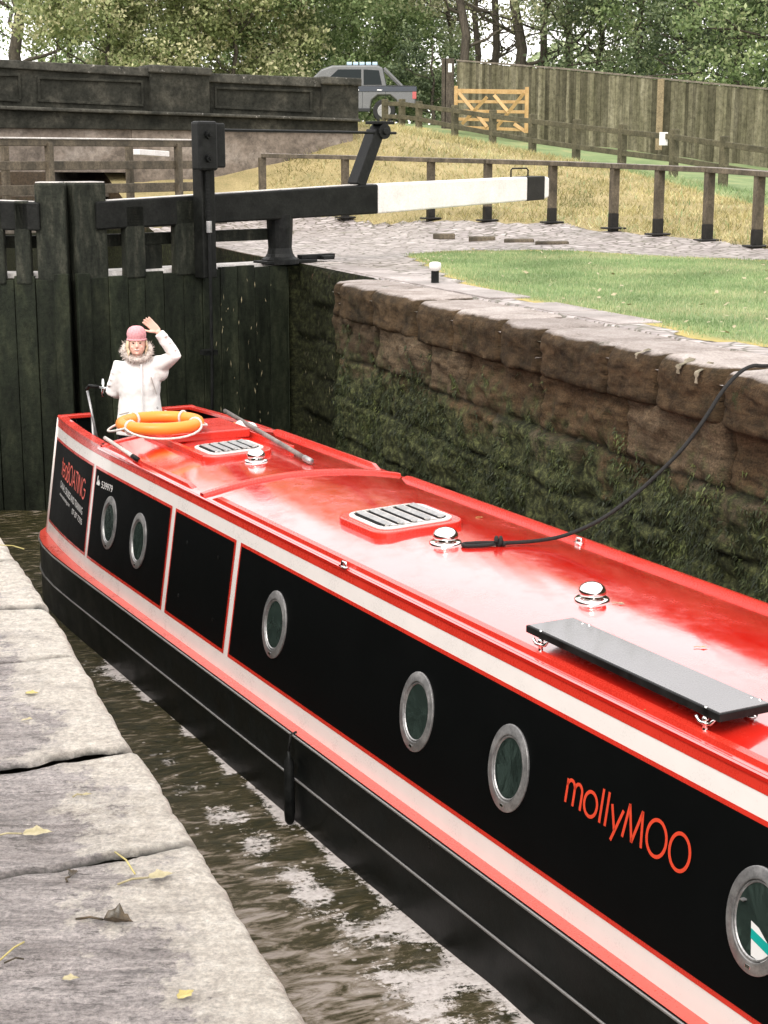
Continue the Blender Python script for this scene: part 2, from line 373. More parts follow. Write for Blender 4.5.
def ground_mat():
    m, t, b = new_mat('ground_surface')
    za = N(t, 'ShaderNodeAttribute', attribute_name='zone'); sp = N(t, 'ShaderNodeSeparateColor'); t.links.new(za.outputs['Color'], sp.inputs[0])
    n1 = noise(t, 1.1, 8, .65); n2 = noise(t, 5, 8, .7); nf = noise(t, 30, 5, .75)
    green = ramp(t, n1, [(.3, (.12, .18, .07)), (.55, (.20, .26, .11)), (.75, (.36, .32, .15))])
    dry = ramp(t, mix(t, .5, n1, nf), [(.32, (.12, .12, .045)), (.5, (.30, .24, .11)), (.68, (.46, .37, .19))])
    earth = ramp(t, n2, [(.3, (.05, .042, .028)), (.7, (.13, .11, .075))])
    # worn cobbles
    tc = N(t, 'ShaderNodeTexCoord'); mp = N(t, 'ShaderNodeMapping'); mp.inputs['Rotation'].default_value = (0, 0, math.atan2(LE[1], LE[0])); mp.inputs['Scale'].default_value = (5.5, 7.5, 1)
    t.links.new(tc.outputs['Object'], mp.inputs[0])
    vo = N(t, 'ShaderNodeTexVoronoi'); vo.feature = 'DISTANCE_TO_EDGE'; vo.inputs['Scale'].default_value = 1; t.links.new(mp.outputs[0], vo.inputs['Vector'])
    vc = N(t, 'ShaderNodeTexVoronoi'); vc.inputs['Scale'].default_value = 1; t.links.new(mp.outputs[0], vc.inputs['Vector'])
    cob = ramp(t, vc.outputs['Color'], [(.1, (.25, .215, .205)), (.6, (.42, .37, .355)), (.9, (.53, .48, .46))])
    cob = mix(t, .4, cob, ramp(t, nf, [(.3, .5), (.7, 1.1)]), 'MULTIPLY')
    cob = mix(t, ramp(t, vo.outputs['Distance'], [(.02, 1.0), (.11, 0.0)]), cob, (.09, .08, .055))
    cob = mix(t, ramp(t, n1, [(.6, 0.0), (.72, .5)]), cob, (.12, .13, .05))
    def thr(ch, nz):
        a = N(t, 'ShaderNodeMath', operation='MULTIPLY_ADD', i_1=.5, i_2=-.25); t.links.new(nz, a.inputs[0])
        c = N(t, 'ShaderNodeMath', operation='ADD'); t.links.new(sp.outputs[ch], c.inputs[0]); t.links.new(a.outputs[0], c.inputs[1])
        return ramp(t, c.outputs[0], [(.46, 0.0), (.54, 1.0)])
    col = mix(t, thr(2, n2), earth, dry); gc = mix(t, ramp(t, sp.outputs[1], [(.62, 0.0), (1.0, 1.0)]), ramp(t, nf, [(.3, (.30, .22, .05)), (.7, (.48, .40, .14))]), green); col = mix(t, thr(1, n2), col, gc); fc = thr(0, n2); col = mix(t, fc, col, cob)
    t.links.new(col, b.inputs['Base Color'])
    t.links.new(ramp(t, fc, [(0, .9), (1, .45)]), b.inputs['Roughness'])
    hh = mix(t, fc, nf, ramp(t, vo.outputs['Distance'], [(0, 0.0), (.25, 1.0)]))
    bump(t, b, hh, .9, .02)
    return m
M['ground'] = ground_mat()

def water_mat():
    m, t, b = new_mat('canal_water')
    tc = N(t, 'ShaderNodeTexCoord')
    # axes: x across, y along the lock
    mp = N(t, 'ShaderNodeMapping'); mp.inputs['Rotation'].default_value = (0, 0, -math.atan2(LE[1], LE[0])); t.links.new(tc.outputs['Object'], mp.inputs[0]); co = mp.outputs[0]
    w1 = noise(t, 2.1, 8, .62, co, (1.1, 1.5, 1)); w2 = noise(t, 5.5, 9, .74, co, (.6, 2.0, 1)); n3 = noise(t, 30, 8, .8, co)
    swirl = N(t, 'ShaderNodeTexNoise'); swirl.inputs['Scale'].default_value = 2.6; swirl.inputs['Detail'].default_value = 7; swirl.inputs['Distortion'].default_value = 2.2; swirl.inputs['Roughness'].default_value=.62
    mp2 = N(t, 'ShaderNodeMapping'); mp2.inputs['Scale'].default_value = (1, 2.1, 1); t.links.new(co, mp2.inputs[0]); t.links.new(mp2.outputs[0], swirl.inputs['Vector'])
    ca = N(t, 'ShaderNodeAttribute', attribute_name='painted_sheen'); cm = N(t, 'ShaderNodeMath', operation='MULTIPLY_ADD', i_1=.13); t.links.new(ca.outputs['Fac'], cm.inputs[0]); t.links.new(mix(t, .45, swirl.outputs['Fac'], w2), cm.inputs[2])
    base = ramp(t, cm.outputs[0], [(.42, (.026, .026, .011)), (.53, (.060, .050, .022)), (.585, (.20, .165, .12)), (.66, (.38, .33, .285))])  # pale stops colour the reflected sky into the near water
    fo = N(t, 'ShaderNodeAttribute', attribute_name='foam')
    ad = N(t, 'ShaderNodeMath', operation='ADD'); t.links.new(fo.outputs['Fac'], ad.inputs[0]); t.links.new(mix(t, .5, w2, n3), ad.inputs[1])
    ff = ramp(t, ad.outputs[0], [(.84, 0.0), (.88, 1.0)])
    ad2 = N(t, 'ShaderNodeMath', operation='ADD'); t.links.new(fo.outputs['Fac'], ad2.inputs[0]); t.links.new(w1, ad2.inputs[1])
    vf = N(t, 'ShaderNodeTexVoronoi'); vf.feature = 'DISTANCE_TO_EDGE'; vf.inputs['Scale'].default_value = 17
    dn = N(t, 'ShaderNodeVectorMath', operation='MULTIPLY_ADD'); dn.inputs[1].default_value = (.12, .12, 0); nz3 = N(t, 'ShaderNodeTexNoise'); nz3.inputs['Scale'].default_value = 6; t.links.new(co, nz3.inputs['Vector']); t.links.new(nz3.outputs['Color'], dn.inputs[0]); t.links.new(co, dn.inputs[2]); t.links.new(dn.outputs[0], vf.inputs['Vector'])
    holes = ramp(t, vf.outputs['Distance'], [(.10, 1.0), (.20, 0.0)])
    hm = mix(t, ramp(t, mix(t, .5, w2, n3), [(.50, 0.0), (.60, 1.0)]), holes, (1, 1, 1))
    f2 = mix(t, ramp(t, ad2.outputs[0], [(.84, 0.0), (.95, 1.0)]), (0, 0, 0), hm)
    bub = N(t, 'ShaderNodeTexVoronoi'); bub.inputs['Scale'].default_value = 10; t.links.new(co, bub.inputs['Vector'])
    bb = ramp(t, bub.outputs['Distance'], [(.10, 1.0), (.16, 0.0)])
    fm = N(t, 'ShaderNodeMath', operation='MAXIMUM'); t.links.new(ff, fm.inputs[0]); t.links.new(f2, fm.inputs[1])
    bm_ = N(t, 'ShaderNodeMath', operation='MULTIPLY'); t.links.new(bb, bm_.inputs[0]); t.links.new(ramp(t, fo.outputs['Fac'], [(.1, 0.0), (.3, .8)]), bm_.inputs[1])
    fmm = N(t, 'ShaderNodeMath', operation='MAXIMUM'); t.links.new(fm.outputs[0], fmm.inputs[0]); t.links.new(bm_.outputs[0], fmm.inputs[1])
    col = mix(t, fmm.outputs[0], base, ramp(t, n3, [(.3, (.42, .37, .34)), (.65, (.74, .69, .66))]))
    t.links.new(col, b.inputs['Base Color'])
    t.links.new(ramp(t, fmm.outputs[0], [(0, .05), (1, .7)]), b.inputs['Roughness'])
    b.inputs['IOR'].default_value = 1.33; b.inputs['Specular IOR Level'].default_value = .5
    bump(t, b, mix(t, .3, mix(t, .5, w1, swirl.outputs['Fac']), w2), .8, .09)
    return m
M['water'] = water_mat()

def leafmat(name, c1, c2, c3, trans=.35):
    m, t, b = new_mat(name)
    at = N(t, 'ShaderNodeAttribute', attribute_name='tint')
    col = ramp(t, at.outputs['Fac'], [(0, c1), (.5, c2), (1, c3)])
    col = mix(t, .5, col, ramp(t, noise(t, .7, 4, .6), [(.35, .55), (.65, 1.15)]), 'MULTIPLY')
    t.links.new(col, b.inputs['Base Color']); b.inputs['Roughness'].default_value = .55; b.inputs['Specular IOR Level'].default_value = .3
    tr = N(t, 'ShaderNodeBsdfTranslucent'); t.links.new(col, tr.inputs[0])
    ms = N(t, 'ShaderNodeMixShader', i_0=trans); out = t.nodes['Material Output']
    t.links.new(b.outputs[0], ms.inputs[1]); t.links.new(tr.outputs[0], ms.inputs[2]); t.links.new(ms.outputs[0], out.inputs[0])
    return m
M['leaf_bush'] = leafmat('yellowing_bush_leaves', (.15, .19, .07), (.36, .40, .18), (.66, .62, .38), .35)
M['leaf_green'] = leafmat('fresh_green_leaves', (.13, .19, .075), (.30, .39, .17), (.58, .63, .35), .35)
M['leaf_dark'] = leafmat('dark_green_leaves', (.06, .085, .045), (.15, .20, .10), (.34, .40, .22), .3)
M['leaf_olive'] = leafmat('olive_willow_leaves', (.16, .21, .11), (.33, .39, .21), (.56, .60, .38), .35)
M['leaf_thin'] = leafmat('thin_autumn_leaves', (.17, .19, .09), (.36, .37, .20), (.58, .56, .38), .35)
M['moss'] = leafmat('hanging_moss', (.012, .017, .007), (.045, .060, .020), (.18, .21, .065), .15)
M['blade'] = leafmat('grass_blades', (.16, .25, .10), (.29, .39, .18), (.54, .52, .30), .3)
M['straw'] = leafmat('dry_grass_blades', (.18, .18, .07), (.44, .38, .17), (.70, .62, .35), .3)

def np_mesh(name, V, F, m, tint=None, parent=None, smooth=False, attrs=None, kind=None):
    V = np.asarray(V, 'f').reshape(-1, 3); F = np.asarray(F, 'i')
    me = bpy.data.meshes.new(name); k = F.shape[1]
    me.vertices.add(len(V)); me.vertices.foreach_set('co', V.ravel())
    me.loops.add(F.size); me.loops.foreach_set('vertex_index', F.ravel())
    me.polygons.add(len(F)); me.polygons.foreach_set('loop_start', np.arange(0, F.size, k, dtype='i')); me.polygons.foreach_set('loop_total', np.full(len(F), k, 'i'))
    if smooth: me.polygons.foreach_set('use_smooth', [True] * len(F))
    me.update(calc_edges=True)
    if tint is not None: me.attributes.new('tint', 'FLOAT', 'FACE').data.foreach_set('value', np.asarray(tint, 'f'))
    for n, a in (attrs or {}).items():
        if a.ndim == 2: me.attributes.new(n, 'FLOAT_COLOR', 'POINT').data.foreach_set('color', np.asarray(a, 'f').ravel())
        else: me.attributes.new(n, 'FLOAT', 'POINT').data.foreach_set('value', np.asarray(a, 'f'))
    me.materials.append(m); me.validate()
    o = bpy.data.objects.new(name, me); sc.collection.objects.link(o)
    if parent is not None:
        o.parent = parent; L = base_of(parent).location; o.matrix_parent_inverse = Matrix.Translation(-Vector(L))
    if kind: o['kind'] = kind
    return o
def cards(P, D, S, width, length, tint, name, m, parent=None, kind=None, tri=False, bend=None):
    # P roots, D direction (unit) , S side (unit)
    a = P - S * width[:, None] / 2; b = P + S * width[:, None] / 2; e = P + D * length[:, None]
    if bend is not None: e = e + bend
    n = len(P)
    if tri:
        V = np.stack([a, b, e], 1).reshape(-1, 3); F = np.arange(3 * n).reshape(n, 3)
    else:
        V = np.stack([a, b, e + S * width[:, None] * .35, e - S * width[:, None] * .35], 1).reshape(-1, 3); F = np.arange(4 * n).reshape(n, 4)
    return np_mesh(name, V, F, m, tint, parent, kind=kind)
from mathutils import noise as mn
def fnoise(P, sc_, oct_=4):
    return np.array([mn.fractal(Vector((p[0] * sc_, p[1] * sc_, p[2] * sc_)), 1.0, 2.0, oct_) for p in P])
def inpoly(X, Y, poly):
    inside = np.zeros(X.shape, bool); n = len(poly)
    for i in range(n):
        x1, y1 = poly[i][:2]; x2, y2 = poly[(i + 1) % n][:2]
        c = ((y1 > Y) != (y2 > Y)) & (X < (x2 - x1) * (Y - y1) / (y2 - y1 + 1e-12) + x1); inside ^= c
    return inside

# ================================================================== TERRAIN
U0, U1 = .711, 5.73            # lock chamber sides
UR, UL = 6.30, .15             # gate recesses
S_REC, S_HEEL = 16.8, 19.6
WATER = -2.76
cp = []
for x, y, D in ((768, 248, 23.3), (900, 262, 19.5), (660, 236, 25.2), (553, 223, 27.5), (488, 221, 28.6), (431, 219, 29.5), (345, 218, 30.5), (262, 219, 31.2),
                (455, 140, 48), (493, 147, 46), (533, 157, 44), (577, 165, 42), (623, 171, 40), (675, 178, 38), (725, 188, 36), (768, 195, 34.5), (900, 215, 31),
                (460, 131, 52), (620, 150, 48), (768, 168, 45), (950, 190, 41), (350, 122, 55), (415, 124, 54), (300, 120, 56), (200, 118, 58), (357, 124, 35.2), (385, 124, 42), (427, 131, 50)):
    p = atY(x, y, D); cp.append((p.x, p.y, p.z))
for s_ in (-8, -2, 3, 8, 12, 16, 20):
    for u_ in (6.2, 9, 12, 16, 22, 30): cp.append(tuple(LW(s_, u_)) )
    for u_ in (0.6, -4, -12, -25): cp.append(tuple(LW(s_, u_)))
for s_, u_ in ((24, 7), (26, 9), (28, 10.5), (24, 11), (24, -2), (24, -12), (24, .4), (26, 6.2), (28, 6.3)): cp.append(tuple(LW(s_, u_)))
for s_, u_, z_ in ((33, -3, 2.0), (33, -14, 2.0), (40, -3, 2.2), (40, -20, 2.2), (40, 6, 2.2), (40, 10, 2.2), (55, 0, 2.3), (55, -20, 2.3), (80, 0, 2.4), (80, 30, 2.4), (80, -40, 2.4), (80, 60, 2.0), (150, 0, 3), (150, 100, 3), (150, -100, 3), (0, 60, 0), (40, 70, 1.5), (-40, 20, 0), (-40, -20, 0), (0, -60, 0)):
    cp.append(tuple(LW(s_, u_, z_)))
cp = np.array([(c[0], c[1], c[2]) for c in cp])
_A = np.linalg.norm(cp[:, None, :2] - cp[None, :, :2], axis=2); _n = len(cp)
_K = np.zeros((_n + 3, _n + 3)); _K[:_n, :_n] = _A + np.eye(_n) * -.15; _K[:_n, _n] = 1; _K[:_n, _n + 1:] = cp[:, :2]; _K[_n, :_n] = 1; _K[_n + 1:, :_n] = cp[:, :2].T
_W = np.linalg.solve(_K, np.concatenate([cp[:, 2], [0, 0, 0]]))
def hgt(X, Y):
    X = np.asarray(X, float); Y = np.asarray(Y, float); sh = X.shape; X = X.ravel(); Y = Y.ravel()
    d = np.hypot(X[:, None] - cp[None, :, 0], Y[:, None] - cp[None, :, 1])
    z = d @ _W[:_n] + _W[_n] + X * _W[_n + 1] + Y * _W[_n + 2]
    s = X * LD[0] + Y * LD[1]
    flat = np.clip((s - 20) / 4, 0, 1); u = X * LE[0] + Y * LE[1]
    flat = np.where(u > 8, np.clip((Y - (33.5 - 1.75 * (u - 8) * .75 + 0 * Y)) / 1 + 99, 0, 1), flat)
    z = np.where(s < 20, np.clip(z, -.0, .25) * np.clip((s - 12) / 8, 0, 1), z * 1.0)
    return np.clip(z, -.05, 6).reshape(sh)
railpx = [(940, 268, 18.6), (880, 260, 20), (820, 254, 21.6), (760, 247, 23.4), (710, 241, 24.4), (660, 235, 25.4), (615, 229, 26.3), (553, 223, 27.6), (488, 221, 28.6), (431, 219, 29.5), (345, 218, 30.5)]
railpts = [atY(*q) for q in railpx]
green = [onz(*q) for q in ((406, 254), (446, 277), (479, 289), (514, 300), (576, 309), (651, 325), (688, 337), (768, 350), (1100, 420), (1700, 560), (1700, 330), (1100, 285), (768, 261), (620, 254), (560, 250), (450, 250))]
_end = (railpts[-1].x - 1.5, railpts[-1].y + .8)
cobpoly = [tuple(LW(-12, U1 - 1))[:2], tuple(LW(21, U1 - 1))[:2], tuple(LW(28, 5.5))[:2], _end] + [(p.x, p.y) for p in railpts[::-1]] + [(22, 13), (30, 0), (30, -20)]
sn = np.unique(np.round(np.concatenate([[-300, -150, -80, -40, -20, -12, -8], np.arange(-5, 5, .6), np.arange(5, 16.8, .22), [16.8], np.arange(17, 60, .3), [64, 70, 80, 95, 120, 160, 220, 320, 500]]), 4))
un = np.unique(np.round(np.concatenate([[-500, -300, -150, -80, -50, -30, -20, -12, -8, -5, -3, -2, -1, -.4, 0, UL, U0, U1, UR, 6.35], np.arange(6.5, 32, .24), [34, 38, 44, 52, 62, 80, 110, 160, 300, 500]]), 4))
SS, UU = np.meshgrid(sn, un, indexing='ij')
GX = SS * LD[0] + UU * LE[0]; GY = SS * LD[1] + UU * LE[1]
GZ = hgt(GX, GY)
GZ = GZ + np.where((GY > 24) & (UU > 7), 1, 0) * np.array([.05 * mn.noise(Vector((x * .8, y * .8, 0))) for x, y in zip(GX.ravel(), GY.ravel())]).reshape(GX.shape)
under = ((UU >= U1 - .01) & (UU <= 6.3) & (SS < 16.81)) | ((UU <= U0 + .01) & (UU >= -.3) & (SS < 17)); GZ = np.where(under, -.12, GZ)
ing = inpoly(GX, GY, green); inc = inpoly(GX, GY, cobpoly) & ~ing | ((UU < U0 + .1) & (SS < 26))
fenceline = [atY(x, y, D) for x, y, D in ((427, 131, 50), (455, 140, 48), (533, 157, 44), (623, 171, 40), (675, 178, 38), (725, 188, 36), (768, 195, 34.5), (900, 215, 31))]
gpoly2 = [(p.x - .5, p.y - 1.8 - .012 * max(0, (50 - p.y)) ** 2) for p in fenceline] + [(60, 20), (60, 60), (2.2, 60)]
ing2 = inpoly(GX, GY, gpoly2)
beyond = (GY > 52) | ((SS > 36) & (UU < 12))
zone = np.zeros(GX.shape + (4,)); zone[..., 3] = 1; zone[..., 0] = inc; zone[..., 1] = ing | ing2 | beyond; zone[..., 2] = ~(inc | ing)
for _ in range(2):
    zz_ = zone[..., 1].copy(); zz_[1:-1, 1:-1] = (zone[:-2, 1:-1, 1] + zone[2:, 1:-1, 1] + zone[1:-1, :-2, 1] + zone[1:-1, 2:, 1] + 2 * zone[1:-1, 1:-1, 1]) / 6; zone[..., 1] = zz_
idx = np.arange(GX.size).reshape(GX.shape)
Fq = []
for i in range(len(sn) - 1):
    sm = (sn[i] + sn[i + 1]) / 2
    lo, hi = (U0, U1) if sm < S_REC else (UL, UR)
    ch = sm < 58
    for j in range(len(un) - 1):
        um = (un[j] + un[j + 1]) / 2
        if ch and lo < um < hi: continue
        Fq.append((idx[i, j], idx[i + 1, j], idx[i + 1, j + 1], idx[i, j + 1]))
ground = np_mesh('ground', np.stack([GX, GY, GZ], -1), np.array(Fq), M['ground'], smooth=True, attrs={'zone': zone.reshape(-1, 4)}, kind='structure')
ground['label'] = 'ground around the lock with worn cobbles, grass strip and dry bank'

# channel side walls beyond the lock (earth retaining faces)
mb = MB()
for uu in (UL - .0, UR + .0):
    P = []
    for s_ in np.arange(S_HEEL + .3, 58, 1.0):
        a = LW(s_, uu); zz = float(hgt(np.array([a.x]), np.array([a.y]))[0])
        P.append([Vector((a.x, a.y, zz - .01)), Vector((a.x, a.y, -3.4))])
    mb.grid(P)
a, b = LW(57.9, UL), LW(57.9, UR); mb.grid([[Vector((a.x, a.y, 3)), Vector((a.x, a.y, -3.4))], [Vector((b.x, b.y, 3)), Vector((b.x, b.y, -3.4))]])
tag(mb.build('canal_bank', M['recess']), 'dark walled banks of the canal below the gates', kind='structure')

# ================================================================== WATER
ws = np.concatenate([[-60, -30, -15], np.arange(-8, 20, .12), [24, 30, 40, 58]]); wu = np.concatenate([np.arange(UL - .1, UR + .12, .1)])
WS, WU = np.meshgrid(ws, wu, indexing='ij'); WX = WS * LD[0] + WU * LE[0]; WY = WS * LD[1] + WU * LE[1]
# wash next to the hull
bs = WX * BD[0] + WY * BD[1]; bu = WX * BE[0] + WY * BE[1] - 5.0
dist = (-1.07) - bu
wn = np.array([mn.fractal(Vector((x * .9, y * .9, 3)), 1, 2, 4) for x, y in zip(WX.ravel(), WY.ravel())]).reshape(WX.shape)
wn2 = np.array([mn.fractal(Vector((x * 3.3, y * 3.3, 9)), 1, 2, 4) for x, y in zip(WX.ravel(), WY.ravel())]).reshape(WX.shape)
foam = (.42 + .14 * wn2 + .10 * wn) * np.exp(-np.clip(dist, 0, 9) / .055) + .20 * np.exp(-((dist - .34) / .22) ** 2) * (bs < 10.5)
foam += .155 * np.clip((10.5 - bs) / 3.0, 0, 1) * np.clip(1.2 - dist * .6, 0, 1) * np.clip((bs - 2.5) / 4, .35, 1) + .06 * wn2 + .10 * wn * np.clip((10 - bs) / 3, 0, 1) + .07 * wn2 * (bs < 10)
painted_sheen = np.clip((9.5 - bs) / 4, 0, 1) * np.clip((dist - .1) / .5, 0, 1)  # weight of the painted sky reflection, strongest in the near water
foam *= np.clip((13.8 - bs) / 2.5, 0, 1)
foam += .25 * np.exp(-np.hypot(bs - 12.0, dist - .25) ** 2 / .35)
WZ = WATER + .02 * wn * np.clip((12 - bs) / 5, .1, 1)
nI, nJ = WX.shape; wi = np.arange(nI * nJ).reshape(nI, nJ)
Fw = np.stack([wi[:-1, :-1], wi[1:, :-1], wi[1:, 1:], wi[:-1, 1:]], -1).reshape(-1, 4)
np_mesh('water', np.stack([WX, WY, WZ], -1), Fw, M['water'], smooth=True, attrs={'foam': np.clip(foam, 0, .42).ravel(), 'painted_sheen': painted_sheen.ravel()}, kind='structure')['label'] = 'brown canal water with drifting foam inside the lock'

# ================================================================== FAR LOCK WALL
def blocks(s0, s1, z0, z1, seed, hcs=(.47, .44, .46, .5, .45, .5, .5), lmin=.8, lmax=1.7):
    r = random.Random(seed); out = []; z = z0; k = 0
    while z > z1:
        h = hcs[k % len(hcs)]; k += 1; s = s0 - r.random(); row = []
        while s < s1: l = r.uniform(lmin, lmax); row.append((s, s + l, r.random(), r.uniform(-.035, .035))); s += l
        out.append((z, z - h, row)); z -= h
    return out
def wall_face(name, u, s0, s1, z0, z1, step, m, parent, seed, amp=.045, side=1, skirt=None):
    sA = np.arange(s0, s1 + step * .5, step); zA = np.arange(z0, z1 - step * .5, -step)
    sA[-1] = s1; BL_ = blocks(s0, s1, z0, z1, seed)
    S, Z = np.meshgrid(sA, zA, indexing='ij'); dd = np.zeros(S.shape); ti = np.full(S.shape, .5); jt = np.zeros(S.shape)
    wob = np.array([mn.noise(Vector((a * 2.1, b * 2.1, seed))) for a, b in zip(S.ravel(), Z.ravel())]).reshape(S.shape) * .035
    Sw = S + wob; Zw = Z + wob * .6 + .02 * np.sin(S * .9 + seed)
    for zt, zb, row in BL_:
        rz_ = (Zw <= zt) & (Zw > zb)
        for a, b, t, off in row:
            mk = rz_ & (Sw >= a) & (Sw < b)
            if not mk.any(): continue
            e = np.minimum(np.minimum(Sw[mk] - a, b - Sw[mk]), np.minimum(zt - Zw[mk], Zw[mk] - zb))
            q = np.clip(e / .055, 0, 1); dd[mk] = off + .05 * (1 - (1 - q) ** 2) - .03
            ti[mk] = t; jt[mk] = np.clip(1 - e / .028, 0, 1)
    fr = np.array([mn.fractal(Vector((a * 1.7, b * 2.6, seed + 5)), .9, 2, 6) for a, b in zip(S.ravel(), Z.ravel())]).reshape(S.shape)
    f2 = np.array([mn.fractal(Vector((a * 9, b * 9, seed + 9)), .9, 2, 3) for a, b in zip(S.ravel(), Z.ravel())]).reshape(S.shape)
    rg = np.array([abs(mn.noise(Vector((a * 3.1, b * 14, seed + 2)))) for a, b in zip(S.ravel(), Z.ravel())]).reshape(S.shape)
    dd += amp * fr + .022 * f2 - .03 * rg
    Uc = u - side * dd
    X = S * LD[0] + Uc * LE[0]; Y = S * LD[1] + Uc * LE[1]
    ni, nj = S.shape; ii = np.arange(ni * nj).reshape(ni, nj)
    F = np.stack([ii[:-1, :-1], ii[1:, :-1], ii[1:, 1:], ii[:-1, 1:]], -1).reshape(-1, 4)
    o = np_mesh(name, np.stack([X, Y, Z], -1), F, m, None, parent, True, {'joint': jt.ravel() * .9, 'tint': ti.ravel()})
    return o, (S, Z, Uc)
far = empty('lock_wall', LW(12, U1, WATER), 0, 'far lock wall of mossy brown stone blocks under rounded coping stones', 'lock wall')
wf, (fS, fZ, fU) = wall_face('wall_face', U1 + .05, 2.0, S_REC, -.36, -3.3, .028, M['wall'], far, 3, amp=.075)
wall_face('wall_face', U1 + .05, -14, 2.0, -.36, -3.3, .12, M['wall'], far, 4)
wall_face('recess_face', UR, S_REC, S_HEEL + .7, -.0, -3.3, .045, M['recess'], far, 8, amp=.03)
mb = MB(); a, b = LW(S_REC, U1 + .03), LW(S_REC, UR + .02)
mb.grid([[Vector((a.x, a.y, -.1)), Vector((a.x, a.y, -3.3))], [Vector((b.x, b.y, -.1)), Vector((b.x, b.y, -3.3))]]); mb.build('recess_return', M['recess'], far)
# hollow quoin post behind the gate heel
mb = MB(); c_ = LW(S_HEEL + .55, UR - .1); mb.box((c_.x, c_.y, -1.67), (.5, .9, 3.3), rz=math.atan2(LE[1], LE[0])); mb.build('quoin_stone', M['recess'], far, bevel=.03)
# coping stones
def coping(s0, s1, seed, parent, u=U1, side=1, depth=.62, m=None, ht=.385, nose=.085, wear=.02):
    ns = max(6, int((s1 - s0) / .03)); prof = []
    prof.append((depth, -.14)); prof.append((depth, 0))
    for q in np.linspace(depth - .08, .09, 7): prof.append((q, 0))
    for a in np.linspace(90, 180, 7): prof.append((.075 + .10 * math.cos(R_(a)), -.11 + .11 * math.sin(R_(a))))
    for q in np.linspace(-.14, -ht + .05, 8): prof.append((-.022 + .008 * math.sin(q * 20), q))
    prof += [(-.02, -ht + .02), (.01, -ht), (.12, -ht - .01)]
    P = []; r = random.Random(seed); ti = r.random(); offu = r.uniform(-.018, .018); offz = r.uniform(-.014, .006)
    for i in range(ns + 1):
        s = s0 + (s1 - s0) * i / ns; e = min(s - s0, s1 - s); g = max(0, 1 - e / nose) ** 2
        row = []
        for q, z in prof:
            n1 = mn.fractal(Vector((s * 2.2, q * 2.2 + seed, z * 2.2)), 1, 2, 5) * wear * 1.3 + mn.fractal(Vector((s * 8, q * 9, z * 14 + seed)), .7, 2, 5) * wear * .55 - abs(mn.noise(Vector((s * 5, q * 12, z * 16 + seed)))) * .014
            uu = q + offu + g * .045 * (1 if q < .2 else 0) + n1 * (1 if q < depth - .1 else 0)
            zz = z + offz - g * .03 * (1 if z > -.25 else -.5) + n1 * .5 * (q < depth - .05)
            if i in (0, ns): uu += .02 if q < .2 else 0
            row.append(LW(s, u + side * uu, zz))
        P.append(row)
    mb = MB(); mb.grid(P, ti)
    # end caps
    k = len(prof); n = len(mb.v)
    mb.f.append(tuple(range(k))); mb.a.append(ti); mb.f.append(tuple(range(n - k, n))[::-1]); mb.a.append(ti)
    o = mb.build('coping_stone', m or M['coping'], parent); smooth_angle(o, 60); return o
jx = [352, 371, 403, 447, 484, 530, 569, 637, 686, 750, 838]
js = []
for x in jx:
    y = 284 + .224 * (x - 384); p = onz(x, y); js.append(p.x * LD[0] + p.y * LD[1])
js[0] = S_REC
s_ = js[-1]
while s_ > -10: s_ -= random.uniform(.8, 1.3); js.append(s_)
for i in range(len(js) - 1): coping(js[i + 1] + .012, js[i] - .012, i * 13 + 1, far)
# recess top stones (thin worn edge)
s_ = S_REC
for k, l in enumerate((1.0, .9, 1.15)):
    coping(s_ + .01, s_ + l - .01, 300 + k, far, u=UR + .03, depth=.5, nose=.05, ht=.25); s_ += l
# hanging moss tufts on the wall
sel = rng.integers(0, fS.size, 150000); S = fS.ravel()[sel] + rng.normal(0, .02, sel.size); Z = fZ.ravel()[sel] + rng.normal(0, .02, sel.size); Uc = fU.ravel()[sel]
mnv = np.array([mn.fractal(Vector((a * 1.5, b * 1.5, 17)), 1, 2, 5) for a, b in zip(S, Z)]); m2 = np.array([mn.fractal(Vector((a * 4.5, b * 2.5, 7)), 1, 2, 3) for a, b in zip(S, Z)])
shift = np.clip((13 - S) / 10, -.5, 1) * .35
keep = (np.clip(((-.70 - shift) - Z) / .6, -2, .9) + mnv * 1.5 + m2 * 1.3 > .55) & (Z < -.42)
S, Z, Uc = S[keep], Z[keep], Uc[keep]; n = len(S)
P = np.stack([S * LD[0] + (Uc - .004) * LE[0], S * LD[1] + (Uc - .004) * LE[1], Z], 1)
D = np.stack([-LE[0] * rng.uniform(.0, .5, n), -LE[1] * rng.uniform(.0, .5, n), -np.ones(n)], 1) + rng.normal(0, .4, (n, 3)); D /= np.linalg.norm(D, axis=1)[:, None]
Sd = np.tile(LD, (n, 1)) + rng.normal(0, .4, (n, 3)); Sd /= np.linalg.norm(Sd, axis=1)[:, None]
tn = np.clip(.22 + .55 * m2[keep] + .3 * mnv[keep] + rng.normal(0, .16, n), 0, 1)
tag(cards(P, D, Sd, rng.uniform(.006, .018, n), rng.uniform(.015, .06, n), tn, 'hanging_moss', M['moss'], far, tri=True), kind='stuff')

